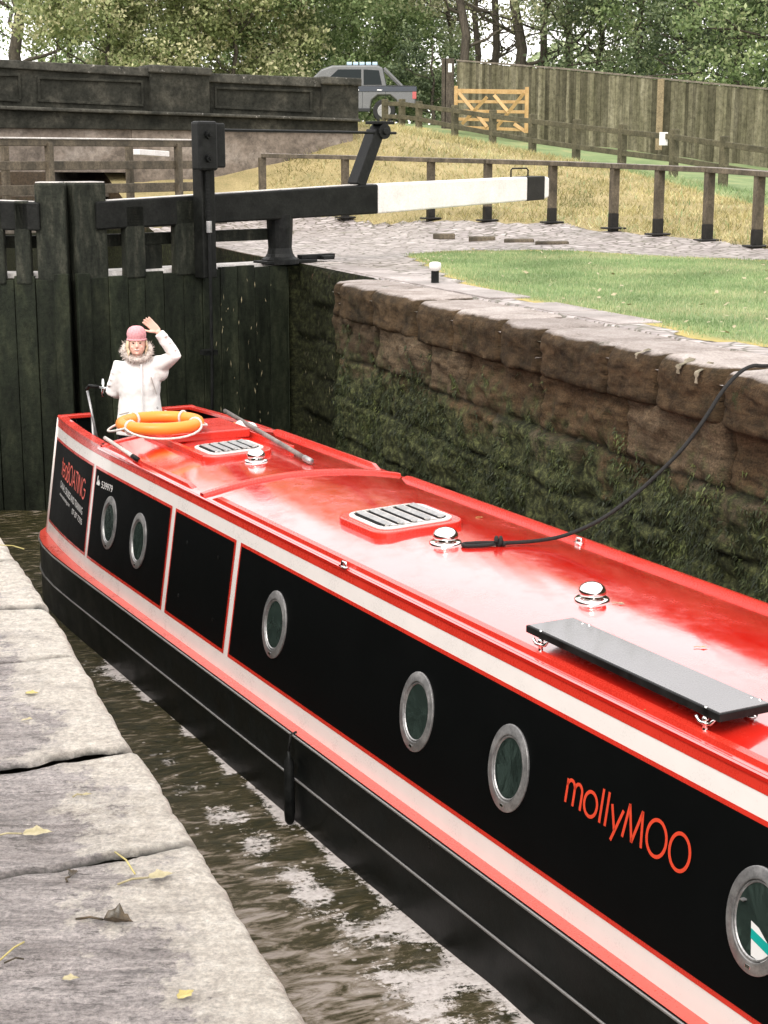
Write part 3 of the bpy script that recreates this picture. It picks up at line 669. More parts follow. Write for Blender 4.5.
# ================================================================== NEAR LOCK WALL (the quay the camera stands on)
near = empty('lock_wall', LW(8, U0, WATER), 0, 'near lock wall topped with pale worn stone slabs at lower left', 'lock wall')
wall_face('wall_face', U0 - .02, -10, S_REC, -.2, -3.3, .08, M['recess'], near, 21, side=-1)
def slab(s0, s1, seed, skew0=0, skew1=0, wid=1.15, fine=.014):
    r = random.Random(seed); ns = max(8, int((s1 - s0) / fine)); nu = int(.72 / fine)
    us = np.concatenate([[-wid, -wid * .8, -.35], np.linspace(-.3, -.035, int(.24 / fine) + 40)[:-1], [-.03, -.02, -.012, -.006, -.002, 0, 0, 0, 0]])
    # last ones go down the face
    zs = np.concatenate([np.zeros(len(us) - 9), [0, -.002, -.006, -.013, -.022, -.04, -.12, -.2, -.26]])
    P = []; E = []; J = []; off = r.uniform(-.008, .006); ou = r.uniform(-.010, .008)
    V = []
    for i in range(ns + 1):
        f = i / ns
        for u, z in zip(us, zs):
            sk = (skew0 * (1 - f) + skew1 * f) * (u)
            s = s0 + (s1 - s0) * f + sk + .01 * mn.noise(Vector((u * 6, seed, f * 2)))
            e = min(f, 1 - f) * (s1 - s0); g = max(0, 1 - e / .014) ** 2
            nz = mn.fractal(Vector((s * 3.1, u * 4, seed)), 1, 2, 6) * .006 + mn.fractal(Vector((s * 26, u * 9, seed)), .7, 2, 5) * .0042
            nu_ = mn.fractal(Vector((s * 2.3, seed, z * 3)), 1, 2, 4) * .007 + mn.fractal(Vector((s * 9, seed, z * 9)), .8, 2, 4) * .006
            edge = max(0, 1 + u / .36)
            p = LW(s + (.007 * mn.noise(Vector((u * 22, seed, i * 0 + 1.5))) if e < .03 else 0), U0 + u + ou + (nu_ if u > -.08 else 0) - g * .012 * (u > -.03), z + off + nz - g * .012)
            V.append(p); E.append(edge); J.append(min(1, max(0, 1.25 - e / .014)))
    k = len(us); ii = np.arange((ns + 1) * k).reshape(ns + 1, k)
    F = np.stack([ii[:-1, :-1], ii[1:, :-1], ii[1:, 1:], ii[:-1, 1:]], -1).reshape(-1, 4)
    return np_mesh('coping_stone', np.array([tuple(v) for v in V]), F, M['slab'], None, near, True, {'edge': np.array(E), 'joint': np.array(J)})
sj = [(.2, 0), (1.1, 0), (2.05, .1), (2.95, .10), (3.50, .06), (4.27, .05), (4.79, -.25), (5.42, 0), (6.4, 0), (7.6, 0), (8.7, 0), (10, 0), (11.2, 0), (12.4, 0), (13.7, 0), (15, 0), (16.78, 0)]
for i in range(len(sj) - 1):
    slab(sj[i][0] + .009, sj[i + 1][0] - .009, 50 + i * 7, sj[i][1], sj[i + 1][1], fine=.014 if sj[i][0] < 6 and sj[i][0] > 1.5 else .08)
slab(-9, .19, 5, fine=.2)
# flat paving strip under the joints so gaps read dark
mb = MB(); q = [LW(-9, U0 - 1.2, -.06), LW(-9, U0 - .06, -.06), LW(16.8, U0 - .06, -.06), LW(16.8, U0 - 1.2, -.06)]; mb.add(q, [(0, 1, 2, 3)]); mb.build('joint_bed', M['leafd'], near)

# ================================================================== GRASS
def pts_in(poly, n, dens=None):
    a = np.array([(p[0], p[1]) for p in poly]); lo, hi = a.min(0), a.max(0)
    X = rng.uniform(lo[0], hi[0], n); Y = rng.uniform(lo[1], hi[1], n); k = inpoly(X, Y, poly); return X[k], Y[k]
gnear = [onz(*q) for q in ((408, 254), (446, 274), (479, 286), (514, 297), (576, 306), (651, 321), (688, 333), (768, 346), (860, 362), (860, 264), (768, 262), (620, 255), (560, 251), (450, 251))]
X, Y = pts_in(gnear, 150000); n = len(X); X = X + rng.normal(0, .05, n); Y = Y + rng.normal(0, .07, n)
P = np.stack([X, Y, hgt(X, Y) - .005], 1); D = rng.normal(0, .35, (n, 3)); D[:, 2] = 1; D /= np.linalg.norm(D, axis=1)[:, None]
th = rng.uniform(0, 2 * np.pi, n); Sd = np.stack([np.cos(th), np.sin(th), 0 * th], 1)
pn = np.array([mn.fractal(Vector((a * .8, b * .8, 1)), 1, 2, 4) for a, b in zip(X, Y)])
tag(cards(P, D, Sd, rng.uniform(.006, .014, n), rng.uniform(.02, .055, n), np.clip(.45 + .4 * pn + rng.normal(0, .22, n), 0, 1), 'lawn_grass', M['blade'], tri=True), 'short green lawn grass beside the far coping', kind='stuff')
bank = [(p.x, p.y) for p in railpts] + [(-2.9, 32.0), (-1.4, 34.8)] + [(p.x, p.y) for p in fenceline]
X, Y = pts_in(bank, 110000); n = len(X)
z = hgt(X, Y); P = np.stack([X, Y, z - .01], 1)
inG = inpoly(X, Y, gpoly2); D = rng.normal(0, .7, (n, 3)); D[:, 2] = .8; D /= np.linalg.norm(D, axis=1)[:, None]
th = rng.uniform(0, 2 * np.pi, n); Sd = np.stack([np.cos(th), np.sin(th), 0 * th], 1)
pn = np.array([mn.fractal(Vector((a * .7, b * .7, 1)), 1, 2, 4) for a, b in zip(X, Y)])
for nm, mk, mt, lb in (('dry_grass', ~inG & (rng.random(n) > .12 + .25 * (pn > .35)), 'straw', 'straw coloured dry grass on the bank behind the low rail'), ('rough_grass', inG | (rng.random(n) < .12 + .3 * (pn > .3)), 'blade', 'green grass at the top of the bank by the fence')):
    c = mk.sum(); tag(cards(P[mk], D[mk], Sd[mk], rng.uniform(.012, .03, c), rng.uniform(.06, .2, c), np.clip(.5 + .5 * pn[mk] + rng.normal(0, .22, c), 0, 1), nm, M[mt], tri=True), lb, kind='stuff')

# ================================================================== NARROWBOAT
BOFF = -.035
BRZ = math.atan2(BD[1], BD[0]); BS0 = 7.5
def BW(s, v, z):
    p = (s + BOFF) * BD + (5.0 + v) * BE; return Vector((p[0], p[1], z + ZO))
ZO = -.022
def BT(s, v, z): return Vector((s - BS0, -v, z - WATER))
def toboat(p):
    a = np.array(p); return a @ BD - BOFF, a @ BE - 5.0
boat = empty('narrowboat', BW(BS0, 0, WATER), BRZ, 'red black and white narrowboat with round portholes floating in the lock', 'narrowboat')
def vb(z): return .983 - .15 * (z + 2.146)
def delta(s): return (.115 * ((s - 12.5) / 2.0) ** 2.2 if s > 12.5 else 0) + (.62 * ((3.0 - s) / 4.0) ** 2 if s < 3.0 else 0)
S_ST, S_CAB, S_FWD, S_BUL = 14.68, 13.02, 2.4, 2.4
CAMB = .09
def zroof(v): return -1.05 + CAMB * (1 - (v / .82) ** 2)
def roofpt(x, y, lift=0):
    z = -1.0
    for _ in range(8):
        p = onz(x, y, z + ZO); s, v = toboat(p); z = zroof(max(-.8, min(.8, v))) + lift
    return s, v, z
def bb(mb, name, m, parent=boat, **k): return mb.build(name, m, parent, T=lambda x, y, z: BT(x, y, z), **k)
# hull
mb = MB()
st = [15.36, 15.33, 15.25, 15.1, 14.75, 14.5, 14.2, 13.8, 13.3, 12.8] + list(np.arange(12, 3, -.5)) + [2.7, 2.2, 1.6, 1.0, .4, -.2, -.7, -1.0, -1.12]
def hw(s):
    if s > 12.5:
        t = (s - 12.5) / 2.86; return 1.06 * max(.02, (1 - min(1, t) ** 5.0)) ** .5
    if s < 3.2: return 1.06 * max(.015, 1 - ((3.2 - s) / 4.32) ** 2.1)
    return 1.06
def sheer(s): return .0 if s > 3 else .32 * ((3 - s) / 4) ** 2
prof = [(1.0, -2.150), (1.0, -2.20), (.995, -2.6), (.99, -3.0), (.985, -3.35), (.6, -3.5)]
P = []
for s in st:
    row = [(s, -hw(s) * q, z + sheer(s) * (z > -2.5)) for q, z in prof] + [(s, hw(s) * q, z + sheer(s) * (z > -2.5)) for q, z in prof[::-1]]
    P.append([Vector(q) for q in row])
mb.grid(P); smooth_angle(bb(mb, 'hull', M['hull']), 35)
mb = MB(); P = []
for s in st: P.append([Vector((s, -hw(s), -2.143 + sheer(s))), Vector((s, hw(s), -2.143 + sheer(s)))])
mb.grid(P); bb(mb, 'gunwale_deck', M['redgun'])
M['strake'] = plain('strake_painted_highlight', (.32, .31, .30), .3, .5)  # pale grey paints in the highlight line along the strakes
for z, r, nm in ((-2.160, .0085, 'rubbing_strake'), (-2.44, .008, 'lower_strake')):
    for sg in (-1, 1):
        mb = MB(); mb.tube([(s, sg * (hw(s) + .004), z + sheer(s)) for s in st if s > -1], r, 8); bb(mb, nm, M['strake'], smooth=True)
mb = MB(); mb.tube([(15.28, -.5, -2.19), (15.34, -.25, -2.19), (15.37, 0, -2.19), (15.34, .25, -2.19), (15.28, .5, -2.19)], .045, 10); bb(mb, 'stern_fender_band', M['blackmetal'], smooth=True)

# cabin sides (outer skin), bands, panels
svals = list(np.arange(S_FWD, 12.5, .5)) + list(np.arange(12.5, S_ST + .01, .16)); svals[-1] = S_ST
def sidesheet(s0, s1, z0, z1, off, sg, nz=2, r=0):
    xs = [s0] + [s for s in svals if s0 < s < s1] + [s1]; P = []
    for s in xs: P.append([Vector((s, sg * (vb(z) - delta(s) + off), z)) for z in np.linspace(z0, z1, nz)])
    return P
for sg in (-1, 1):
    mb = MB(); mb.grid(sidesheet(S_FWD, S_ST, -2.146, -1.05, 0, sg, 3)); bb(mb, 'cabin_side', M['white'], smooth=True)
    mb = MB(); mb.grid(sidesheet(S_FWD, S_ST, -1.125, -1.048, .003, sg)); bb(mb, 'cornice_band', M['redside'], smooth=True)
    pans = [(13.165, 14.60), (11.25, 13.055), (10.01, 11.13), (2.5, 9.885)]
    for a, b in pans:
        mb = MB(); mb.grid(sidesheet(a - .024, b + .024, -2.022, -1.222, .003, sg)); bb(mb, 'pinstripe', M['redside'], smooth=True)
        mb = MB(); mb.grid(sidesheet(a, b, -1.996, -1.243, .006, sg)); bb(mb, 'side_panel', M['black'], smooth=True)
    # stern post trim
    mb = MB(); mb.tube([(S_ST, sg * (vb(z) - delta(S_ST)), z) for z in (-2.14, -1.6, -1.05)], .012, 8); bb(mb, 'stern_trim', M['white'], smooth=True)
    # bulwark inner skin and red cap
    mb = MB(); mb.grid(sidesheet(S_CAB, S_ST, -2.14, -1.06, -.05, sg)); bb(mb, 'bulwark_lining', M['black'])
    mb = MB(); xs = [S_CAB - .02] + [s for s in svals if s > S_CAB]; P = []
    for s in xs: P.append([Vector((s, sg * (vb(-1.05) - delta(s) + q), z)) for q, z in ((.008, -1.065), (.008, -1.036), (-.075, -1.030), (-.075, -1.06))])
    mb.grid(P); bb(mb, 'bulwark_cap', M['redside'], smooth=False, bevel=.004)
    # stern return
    vo = vb(-1.05) - delta(S_ST); vi = .36
    mb = MB(); mb.box((S_ST - .02, sg * (vo + vi) / 2, -1.045), (.09, vo - vi, .034)); bb(mb, 'stern_rail_cap', M['redside'], bevel=.006)
    mb = MB(); mb.box((S_ST - .02, sg * (vo + vi) / 2 , -1.6), (.035, vo - vi, 1.07)); bb(mb, 'stern_panel', M['black'])
    mb = MB(); mb.tube([(S_ST - .06, sg * (vi + .01), -1.05), (S_ST - .1, sg * (vi + .01), -1.9)], .014, 8); bb(mb, 'stern_stay', M['alu'], smooth=True)
# cockpit deck, cabin end wall, front bulkhead and well deck
mb = MB(); mb.box((13.75, 0, -1.88), (1.4, 1.55, .05)); bb(mb, 'cockpit_deck', M['black'])
mb = MB(); mb.box((S_CAB, 0, -1.58), (.04, 1.6, 1.1)); bb(mb, 'rear_bulkhead', M['black'])
mb = MB(); mb.box((S_FWD + .02, 0, -1.6), (.04, 1.66, 1.14)); bb(mb, 'front_bulkhead', M['white'])
# roof
sr = sorted(set([S_FWD - .12] + list(np.arange(S_FWD, 13.0, .35)) + [S_CAB + .03])); va = np.linspace(-1, 1, 33)
P = []
for s in sr:
    row = []
    for q in va:
        v = q * .823
        row.append(Vector((s, v, zroof(v))))
    P.append([Vector((s, -.831, -1.075)), Vector((s, -.831, -1.056))] + row + [Vector((s, .831, -1.056)), Vector((s, .831, -1.075))])
mb = MB(); mb.grid(P); roof = smooth_angle(bb(mb, 'roof', M['red']), 30)
# raised edge rails along both roof sides
for sg in (-1, 1):
    for s0, s1 in ((S_FWD, 10.55), (10.95, 12.95)):
        v0 = .775; mb = MB(); P = []
        for s in [s0] + list(np.arange(s0 + .09, s1 - .08, .6)) + [s1 - .09, s1]:
            h = 0.0 if s in (s0, s1) else .024 if sg < 0 else .034
            P.append([Vector((s, sg * (v0 + q), zroof(v0) + z * 1.0 + (h if k in (1, 2) else -.004))) for k, (q, z) in enumerate(((-.026, .006), (-.018, .003), (.018, -.003), (.026, -.008)))])
        mb.grid(P); smooth_angle(bb(mb, 'roof_rail', M['redside']), 30)
# transverse rib at the section joint, aft rib
for s, h in ((10.70, .022), (13.0, .012)):
    mb = MB(); P = []
    for q in np.linspace(-.815, .815, 25):
        P.append([Vector((s + a, q, zroof(q) + z)) for a, z in ((-.04, -.003), (-.03, h), (.03, h), (.04, -.003))])
    mb.grid(P); bb(mb, 'roof_rib', M['redside'], bevel=.004)
# portholes
RO, RI = .198, .150
def porthole(s, z, sg, card=False):
    tilt = math.atan(.15)
    nrm = Vector((0, sg * math.cos(tilt), math.sin(tilt))); up = Vector((0, -sg * math.sin(tilt), math.cos(tilt))) * 1.13; ax = Vector((.90, 0, 0))
    c0 = Vector((s, sg * (vb(z) + .006), z))
    def ring(prof, n=40): 
        m = Matrix((ax, up, nrm)).transposed(); b = MB(); b.lathe(c0, prof, n, M=m); return b
    rim = bb(ring([(RO, 0), (RO, .007), (RO - .004, .010), (RI + .012, .011), (RI + .008, .013), (RI + .001, .012), (RI - .002, .001)], 48), 'porthole_rim', M['alu'], smooth=False)
    smooth_angle(rim, 35)
    inner = bb(ring([(RI - .003, .001), (RI - .004, .007), (RI - .010, .007), (RI - .014, .001)]), 'inner_ring', M['alu']); inner.parent = rim
    g = bb(ring([(0, .0015), (RI - .012, .0015)]), 'glass', M['glass']); g.parent = rim
    # bolts / hinge lug
    b = MB(); b.box(c0 + up * (-.172) + nrm * .0125, (.035, .004, .014), M=Matrix((ax, nrm, up)).transposed()); l = bb(b, 'hinge_lug', M['chrome'], bevel=.002); l.parent = rim
    if card:
        b = MB()
        def pt(a, c, h=.004): return c0 + ax * a + up * c + nrm * h
        b.add([pt(-.125, -.075), pt(-.02, -.02), pt(.035, -.01), pt(.0, -.13), pt(-.10, -.135)], [(0, 1, 2, 3, 4)]); l = bb(b, 'notice_card', M['signwhite']); l.parent = rim
        b = MB(); b.add([pt(-.118, -.095, .0055), pt(-.12, -.06, .0055), pt(.025, -.035, .0055), pt(.018, -.07, .0055)], [(0, 1, 2, 3)]); l = bb(b, 'notice_card', M['teal']); l.parent = rim
        b = MB(); b.box(c0 + ax * .095 + up * .05 + nrm * .006, (.02, .035, .006)); l = bb(b, 'window_catch', M['alu']); l.parent = rim
for sg in (-1, 1):
    for s in (12.57, 11.85, 9.22, 7.32, 6.38, 4.53): porthole(s, -1.618, sg, card=(s == 4.53 and sg < 0))
# bolt studs on the blank panel
for s, z in ((10.85, -1.42), (10.25, -1.40), (10.9, -1.83), (10.22, -1.84)):
    mb = MB(); mb.lathe((s, -(vb(z) + .006), z), [(.014, 0), (.014, .004), (0, .006)], 12, M=Matrix(((1, 0, 0), (0, 0, -1), (0, 1, 0)))); bb(mb, 'stud', M['blackmetal'])

# lettering: strokes in (x to the right, y up) -> side surface
def ribbon(mb, pts, wd, f, closed=False):
    pts = [Vector((p[0], p[1])) for p in pts]; L = []; n = len(pts)
    for i, p in enumerate(pts):
        a = pts[i - 1] if (i > 0 or closed) else p; b = pts[(i + 1) % n] if (i < n - 1 or closed) else p
        d1 = (p - a).normalized() if (p - a).length > 1e-9 else (b - p).normalized(); d2 = (b - p).normalized() if (b - p).length > 1e-9 else d1
        t = d1 + d2; t = t.normalized() if t.length > .2 else d2
        k = 1 / max(.45, t.dot(d2)); nn = Vector((-t.y, t.x)) * wd / 2 * k; L.append((p + nn, p - nn))
    if closed: L.append(L[0])
    P = [[f(a.x, a.y), f(b.x, b.y)] for a, b in L]; mb.grid(P)
def arc(cx, cy, rx, ry, a0, a1, n=24): return [(cx + rx * math.cos(R_(a0 + (a1 - a0) * i / n)), cy + ry * math.sin(R_(a0 + (a1 - a0) * i / n))) for i in range(n + 1)]
# glyph: (advance, [strokes]) in cap-height units
G = {
 'm': (.88, [[(.05, 0), (.05, .72)], arc(.235, .50, .185, .22, 180, 0, 14) + [(.42, 0)], arc(.605, .50, .185, .22, 180, 0, 14) + [(.79, 0)]]),
 'o': (.78, [arc(.37, .36, .31, .36, 0, 360, 30)[:-1] + ['c']]),
 'l': (.27, [[(.1, 0), (.1, 1.0)]]),
 'y': (.60, [[(.02, .72), (.27, .05)], [(.56, .72), (.17, -.28)]]),
 'M': (1.04, [[(.06, 0), (.20, 1.0)], [(.19, 1.0), (.49, .0)], [(.48, .0), (.79, 1.0)], [(.78, 1.0), (.92, 0)]]),
 'O': (1.0, [arc(.46, .5, .42, .5, 0, 360, 40)[:-1] + ['c']]),
 't': (.38, [[(.16, 0), (.16, .95)], [(.0, .68), (.34, .68)]]),
 'e': (.72, [arc(.33, .36, .29, .36, 0, 325, 24), [(.04, .36), (.62, .36)]]),
 'a': (.76, [arc(.33, .36, .29, .36, 0, 360, 24)[:-1] + ['c'], [(.64, 0), (.64, .72)]]),
 'B': (.62, [[(.08, 0), (.08, 1), (.3, 1)], arc(.3, .76, .2, .24, 90, -90, 12), arc(.3, .26, .25, .26, 90, -90, 12) + [(.08, 0)], [(.08, .52), (.3, .52)]]),
 'A': (.84, [[(.02, 0), (.40, 1)], [(.40, 1), (.78, 0)], [(.16, .35), (.64, .35)]]),
 'T': (.62, [[(.0, 1), (.58, 1)], [(.29, 1), (.29, 0)]]),
 'I': (.24, [[(.1, 0), (.1, 1)]]),
 'N': (.86, [[(.08, 0), (.08, 1)], [(.08, 1), (.72, 0)], [(.72, 0), (.72, 1)]]),
 'G': (.98, [arc(.48, .5, .42, .5, 45, 360, 34) + [(.55, .5)]]),
}
def letters(mb, txt, x0, f, wd, scale=1.0, track=0.0):
    x = x0
    for c in txt:
        adv, sts = G[c]
        for st_ in sts:
            cl = st_[-1] == 'c'; pts = st_[:-1] if cl else st_
            ribbon(mb, [(x + px * scale, py * scale) for px, py in pts], wd, f, cl)
        x += adv * scale + track
    return x
H = .160; z0 = -1.612
def f_name(x, y): z = z0 + y; return Vector((5.888 - x, -(vb(z) + .010), z))
mb = MB(); letters(mb, 'mollyMOO', 0, f_name, .0165, H, .0005)
tot = sum(G[c][0] for c in 'mollyMOO') * H
k_ = (5.888 - 4.955) / tot
mb = MB()
def f_name(x, y): z = z0 + y; return Vector((5.890 - x * k_, -(vb(z) + .010), z))
letters(mb, 'mollyMOO', 0, f_name, .0165, H); bb(mb, 'boat_name_lettering', M['textred'])
mb = MB(); tot = sum(G[c][0] for c in 'teaBOATING') * .165; k2 = (14.21 - 13.29) / tot
def f_tea(x, y):
    s = 14.21 - x * k2; z = -1.50 - .07 * x * k2 + y; return Vector((s, -(vb(z) - delta(s) + .010), z))
letters(mb, 'teaBOATING', 0, f_tea, .017, .165); bb(mb, 'company_lettering', M['textred'])
def font_text(txt, name, m, s_left, zc, hgt_, wid_, drop=0, parent=boat):
    cu = bpy.data.curves.new('t', 'FONT'); cu.body = txt; cu.size = 1; cu.align_x = 'LEFT'; ob = bpy.data.objects.new('t', cu); sc.collection.objects.link(ob)
    dg = bpy.context.evaluated_depsgraph_get(); me = bpy.data.meshes.new_from_object(ob.evaluated_get(dg)); bpy.data.objects.remove(ob)
    co = np.array([v.co[:] for v in me.vertices]); w_ = co[:, 0].max() - co[:, 0].min(); h_ = co[:, 1].max() - co[:, 1].min(); x0 = co[:, 0].min(); y0 = co[:, 1].min()
    for v in me.vertices:
        x = (v.co.x - x0) / w_ * wid_; y = (v.co.y - y0) / h_ * hgt_; s = s_left - x; z = zc - drop * x / wid_ + y
        v.co = BT(s, -(vb(z) - delta(s) + .010), z)
    me.materials.append(m); o = bpy.data.objects.new(name, me); sc.collection.objects.link(o); o.parent = parent; return o
font_text('CANAL CRUISES AND TRAINING', 'strapline_lettering', M['textwhite'], 14.20, -1.615, .062, .88, .085)
font_text('www.teaboating.com', 'web_address_lettering', M['textwhite'], 14.19, -1.70, .046, .42, .03)
font_text('07 87 7335', 'phone_number_lettering', M['textwhite'], 13.66, -1.755, .05, .36, .03)
font_text('539979', 'registration_number', M['textwhite'], 12.86, -1.375, .058, .29, -.01)
mb = MB(); fz = lambda x, y: Vector((12.99 - x, -(vb(-1.37 + y) - delta(12.95) + .010), -1.37 + y))
for poly in ([(0, 0), (.07, 0), (.085, .022), (.05, .05), (.028, .03), (.0, .022)], [(.012, .02), (.024, .02), (.03, .075), (.018, .082), (.01, .06)]):
    mb.add([fz(*p) for p in poly], [tuple(range(len(poly)))])
bb(mb, 'swan_emblem', M['textwhite'])

# roof fittings
def rounded_rect(hx, hy, r, n=6):
    out = []
    for cx, cy, a in ((hx - r, hy - r, 0), (-hx + r, hy - r, 90), (-hx + r, -hy + r, 180), (hx - r, -hy + r, 270)):
        out += [(cx + r * math.cos(R_(a + 90 * i / n)), cy + r * math.sin(R_(a + 90 * i / n))) for i in range(n + 1)]
    return out
def hatch(s, v, hs, hv):
    z = zroof(v) ; sl_ = -2 * CAMB * v / .82 ** 2
    def f(a, b, h): return Vector((s + a, v + b, z + sl_ * b + h))
    mb = MB(); mb.prism(rounded_rect(hs, hv, .12), -.03, .032, f); base = bb(mb, 'roof_hatch', M['redside'], bevel=.01, seg=3)
    mb = MB(); mb.prism(rounded_rect(hs - .055, hv - .05, .10), .032, .046, f); fr = bb(mb, 'grille_frame', M['white'], bevel=.004); fr.parent = base
    mb = MB()
    o1 = rounded_rect(hs - .085, hv - .08, .09); i1 = rounded_rect(hs - .095, hv - .09, .085)
    mb.add([f(a, b, .0475) for a, b in o1] + [f(a, b, .0475) for a, b in i1], [(i, (i + 1) % len(o1), len(o1) + (i + 1) % len(o1), len(o1) + i) for i in range(len(o1))]); q = bb(mb, 'seal', M['black'], recalc=False); q.parent = base
    n = 5
    for k in range(n):
        b = -hv + .13 + (2 * hv - .26) * k / (n - 1)
        mb = MB(); mb.add([f(-hs + .11, b - .040, .048), f(hs - .11, b - .040, .048), f(hs - .11, b + .008, .048), f(-hs + .11, b + .008, .048)], [(0, 1, 2, 3)]); q = bb(mb, 'slot', M['black']); q.parent = base
        mb = MB(); mb.add([f(-hs + .10, b - .014, .049), f(hs - .10, b - .014, .049), f(hs - .11, b + .024, .060), f(-hs + .11, b + .024, .060)], [(0, 1, 2, 3)]); q = bb(mb, 'louvre', M['alu']); q.parent = base
        for e in (-1, 1):
            mb = MB(); mb.box(f(e * (hs - .12), b - .02, .053), (.016, .016, .008)); q = bb(mb, 'rivet', M['chrome']); q.parent = base
a = roofpt(400, 522); hatch(a[0], a[1] , .325, .325)
a = roofpt(229, 452); hatch(a[0], a[1], .28, .29)
def mushroom(x, y, r=.078):
    s, v, z = roofpt(x, y)
    mb = MB(); mb.lathe((s, v, z), [(r * 1.28, -.01), (r * 1.28, .008), (r * 1.2, .014), (r * .62, .016), (r * .58, .034)], 28); q = bb(mb, 'mushroom_vent', M['chrome'], smooth=True); smooth_angle(q, 50)
    mb = MB(); mb.lathe((s, v, z), [(r * .6, .030), (r * .98, .032), (r * 1.02, .042), (r * 1.0, .058), (r * .86, .078), (r * .6, .092), (r * .3, .099), (0, .101)], 28); c = bb(mb, 'vent_cap', M['chrome'], smooth=True); c.parent = q
mushroom(445.5, 543); mushroom(592, 600, .074); mushroom(256, 461, .072)
# solar panel on folding brackets
def solar():
    zc = -.915; c = [toboat(onz(x, y, zc)) for x, y in ((528, 624), (575, 612), (769, 699), (725, 709))]
    s1 = (c[0][0] + c[1][0]) / 2 + .02; s0 = (c[2][0] + c[3][0]) / 2; v0 = (c[0][1] + c[3][1]) / 2; v1 = (c[1][1] + c[2][1]) / 2
    mb = MB(); mb.box(((s0 + s1) / 2, (v0 + v1) / 2, zc - .019), (s1 - s0, v1 - v0, .036)); p = bb(mb, 'solar_panel', M['blackmetal'], bevel=.003)
    mb = MB(); mb.box(((s0 + s1) / 2, (v0 + v1) / 2, zc + .001), (s1 - s0 - .02, v1 - v0 - .02, .004)); q = bb(mb, 'panel_glass', M['solar']); q.parent = p
    for s in (s0 + .10, s1 - .12):
        for v in (v0 + .01, v1 - .03):
            zr = zroof(v)
            mb = MB(); mb.lathe((s, v, zr - .003), [(.032, 0), (.032, .008), (.013, .012), (.011, .05), (.016, .052), (.016, .062)], 14); mb.lathe((s, v, zr + .07), [(0, -.014), (.012, -.01), (.016, 0), (.012, .01), (0, .014)], 12)
            mb.tube([(s + .045, v - .015, zr + .075), (s + .03, v - .01, zr + .052), (s, v, zr + .045), (s - .03, v + .005, zr + .055), (s - .05, v + .01, zr + .085)], .0085, 8)
            mb.box((s, v, (zr + zc) / 2 + .02), (.012, .012, zc - zr - .03))
            q = bb(mb, 'bracket', M['chrome'], smooth=True); q.parent = p
solar()
# small cleats along the roof edges
def cleat(x, y, lift=.0):
    s, v, z = roofpt(x, y)
    mb = MB(); mb.box((s, v, z + .004), (.075, .035, .008)); mb.tube([(s - .028, v, z + .006), (s - .022, v, z + .03), (s + .022, v, z + .03), (s + .028, v, z + .006)], .009, 8); bb(mb, 'cleat', M['chrome'], smooth=True)
cleat(344, 567); cleat(579, 543)
for x, y in ((417, 597), (425, 600)):
    s, v, z = roofpt(x, y); mb = MB(); mb.box((s, v, z + .003), (.05, .022, .010)); bb(mb, 'hinge_plate', M['white'], bevel=.003)
# sliding hatch over the steps, with runners
s, v, z = 12.62, -.02, zroof(0)
mb = MB(); mb.box((12.74, -.04, z + .03), (.66, .70, .075)); sh = bb(mb, 'sliding_hatch', M['redside'], bevel=.012)
for vv in (-.41, .36):
    mb = MB(); mb.box((12.35, vv, zroof(vv) + .022), (1.35, .045, .05)); bb(mb, 'hatch_runner', M['redside'], bevel=.006)
# tiller and stern gear
mb = MB(); mb.tube([(14.75, -.05, -2.1), (14.75, -.05, -1.15), (14.70, -.05, -1.0), (14.55, -.07, -.915), (14.3, -.12, -.87)], [.03, .03, .028, .024, .02], 10); til = bb(mb, 'tiller_stem', M['blackmetal'], smooth=True)
def at_s(x, y, s):
    r = ray(x, y); p = r * (s / (r @ BD)); return s, p @ BE - 5.0, p[2] + CAMZ
a = at_s(88, 383, 14.35); b = at_s(97, 384, 14.28); c = at_s(122, 389, 14.0)
mb = MB(); mb.tube([(14.5, a[1] + .02, a[2] - .05), a, b], .016, 8); q = bb(mb, 'tiller_arm', M['blackmetal'], smooth=True)
mb = MB(); mb.tube([b, c], .013, 8); q = bb(mb, 'tiller_bar', M['chrome'], smooth=True)
a = at_s(101.5, 376, 14.25); b = at_s(101.5, 394, 14.25); mb = MB(); mb.tube([a, (a[0], a[1], (a[2] + b[2]) / 2), b], [.008, .018, .008], 8); q = bb(mb, 'tiller_pin', M['chrome'], smooth=True)
a = at_s(86, 388, 14.35); b = at_s(96, 437, 14.2); mb = MB(); mb.tube([a, b], .012, 8); bb(mb, 'throttle_stay', M['alu'], smooth=True)
# side rear lamp inside the stern quarter
a = at_s(71, 419, 14.38); mb = MB(); mb.lathe((a[0] - .03, a[1], a[2]), [(0, .02), (.03, .012), (.04, 0)], 14, M=Matrix(((0, 0, 1), (0, 1, 0), (-1, 0, 0)))); bb(mb, 'stern_lamp', M['chrome'])

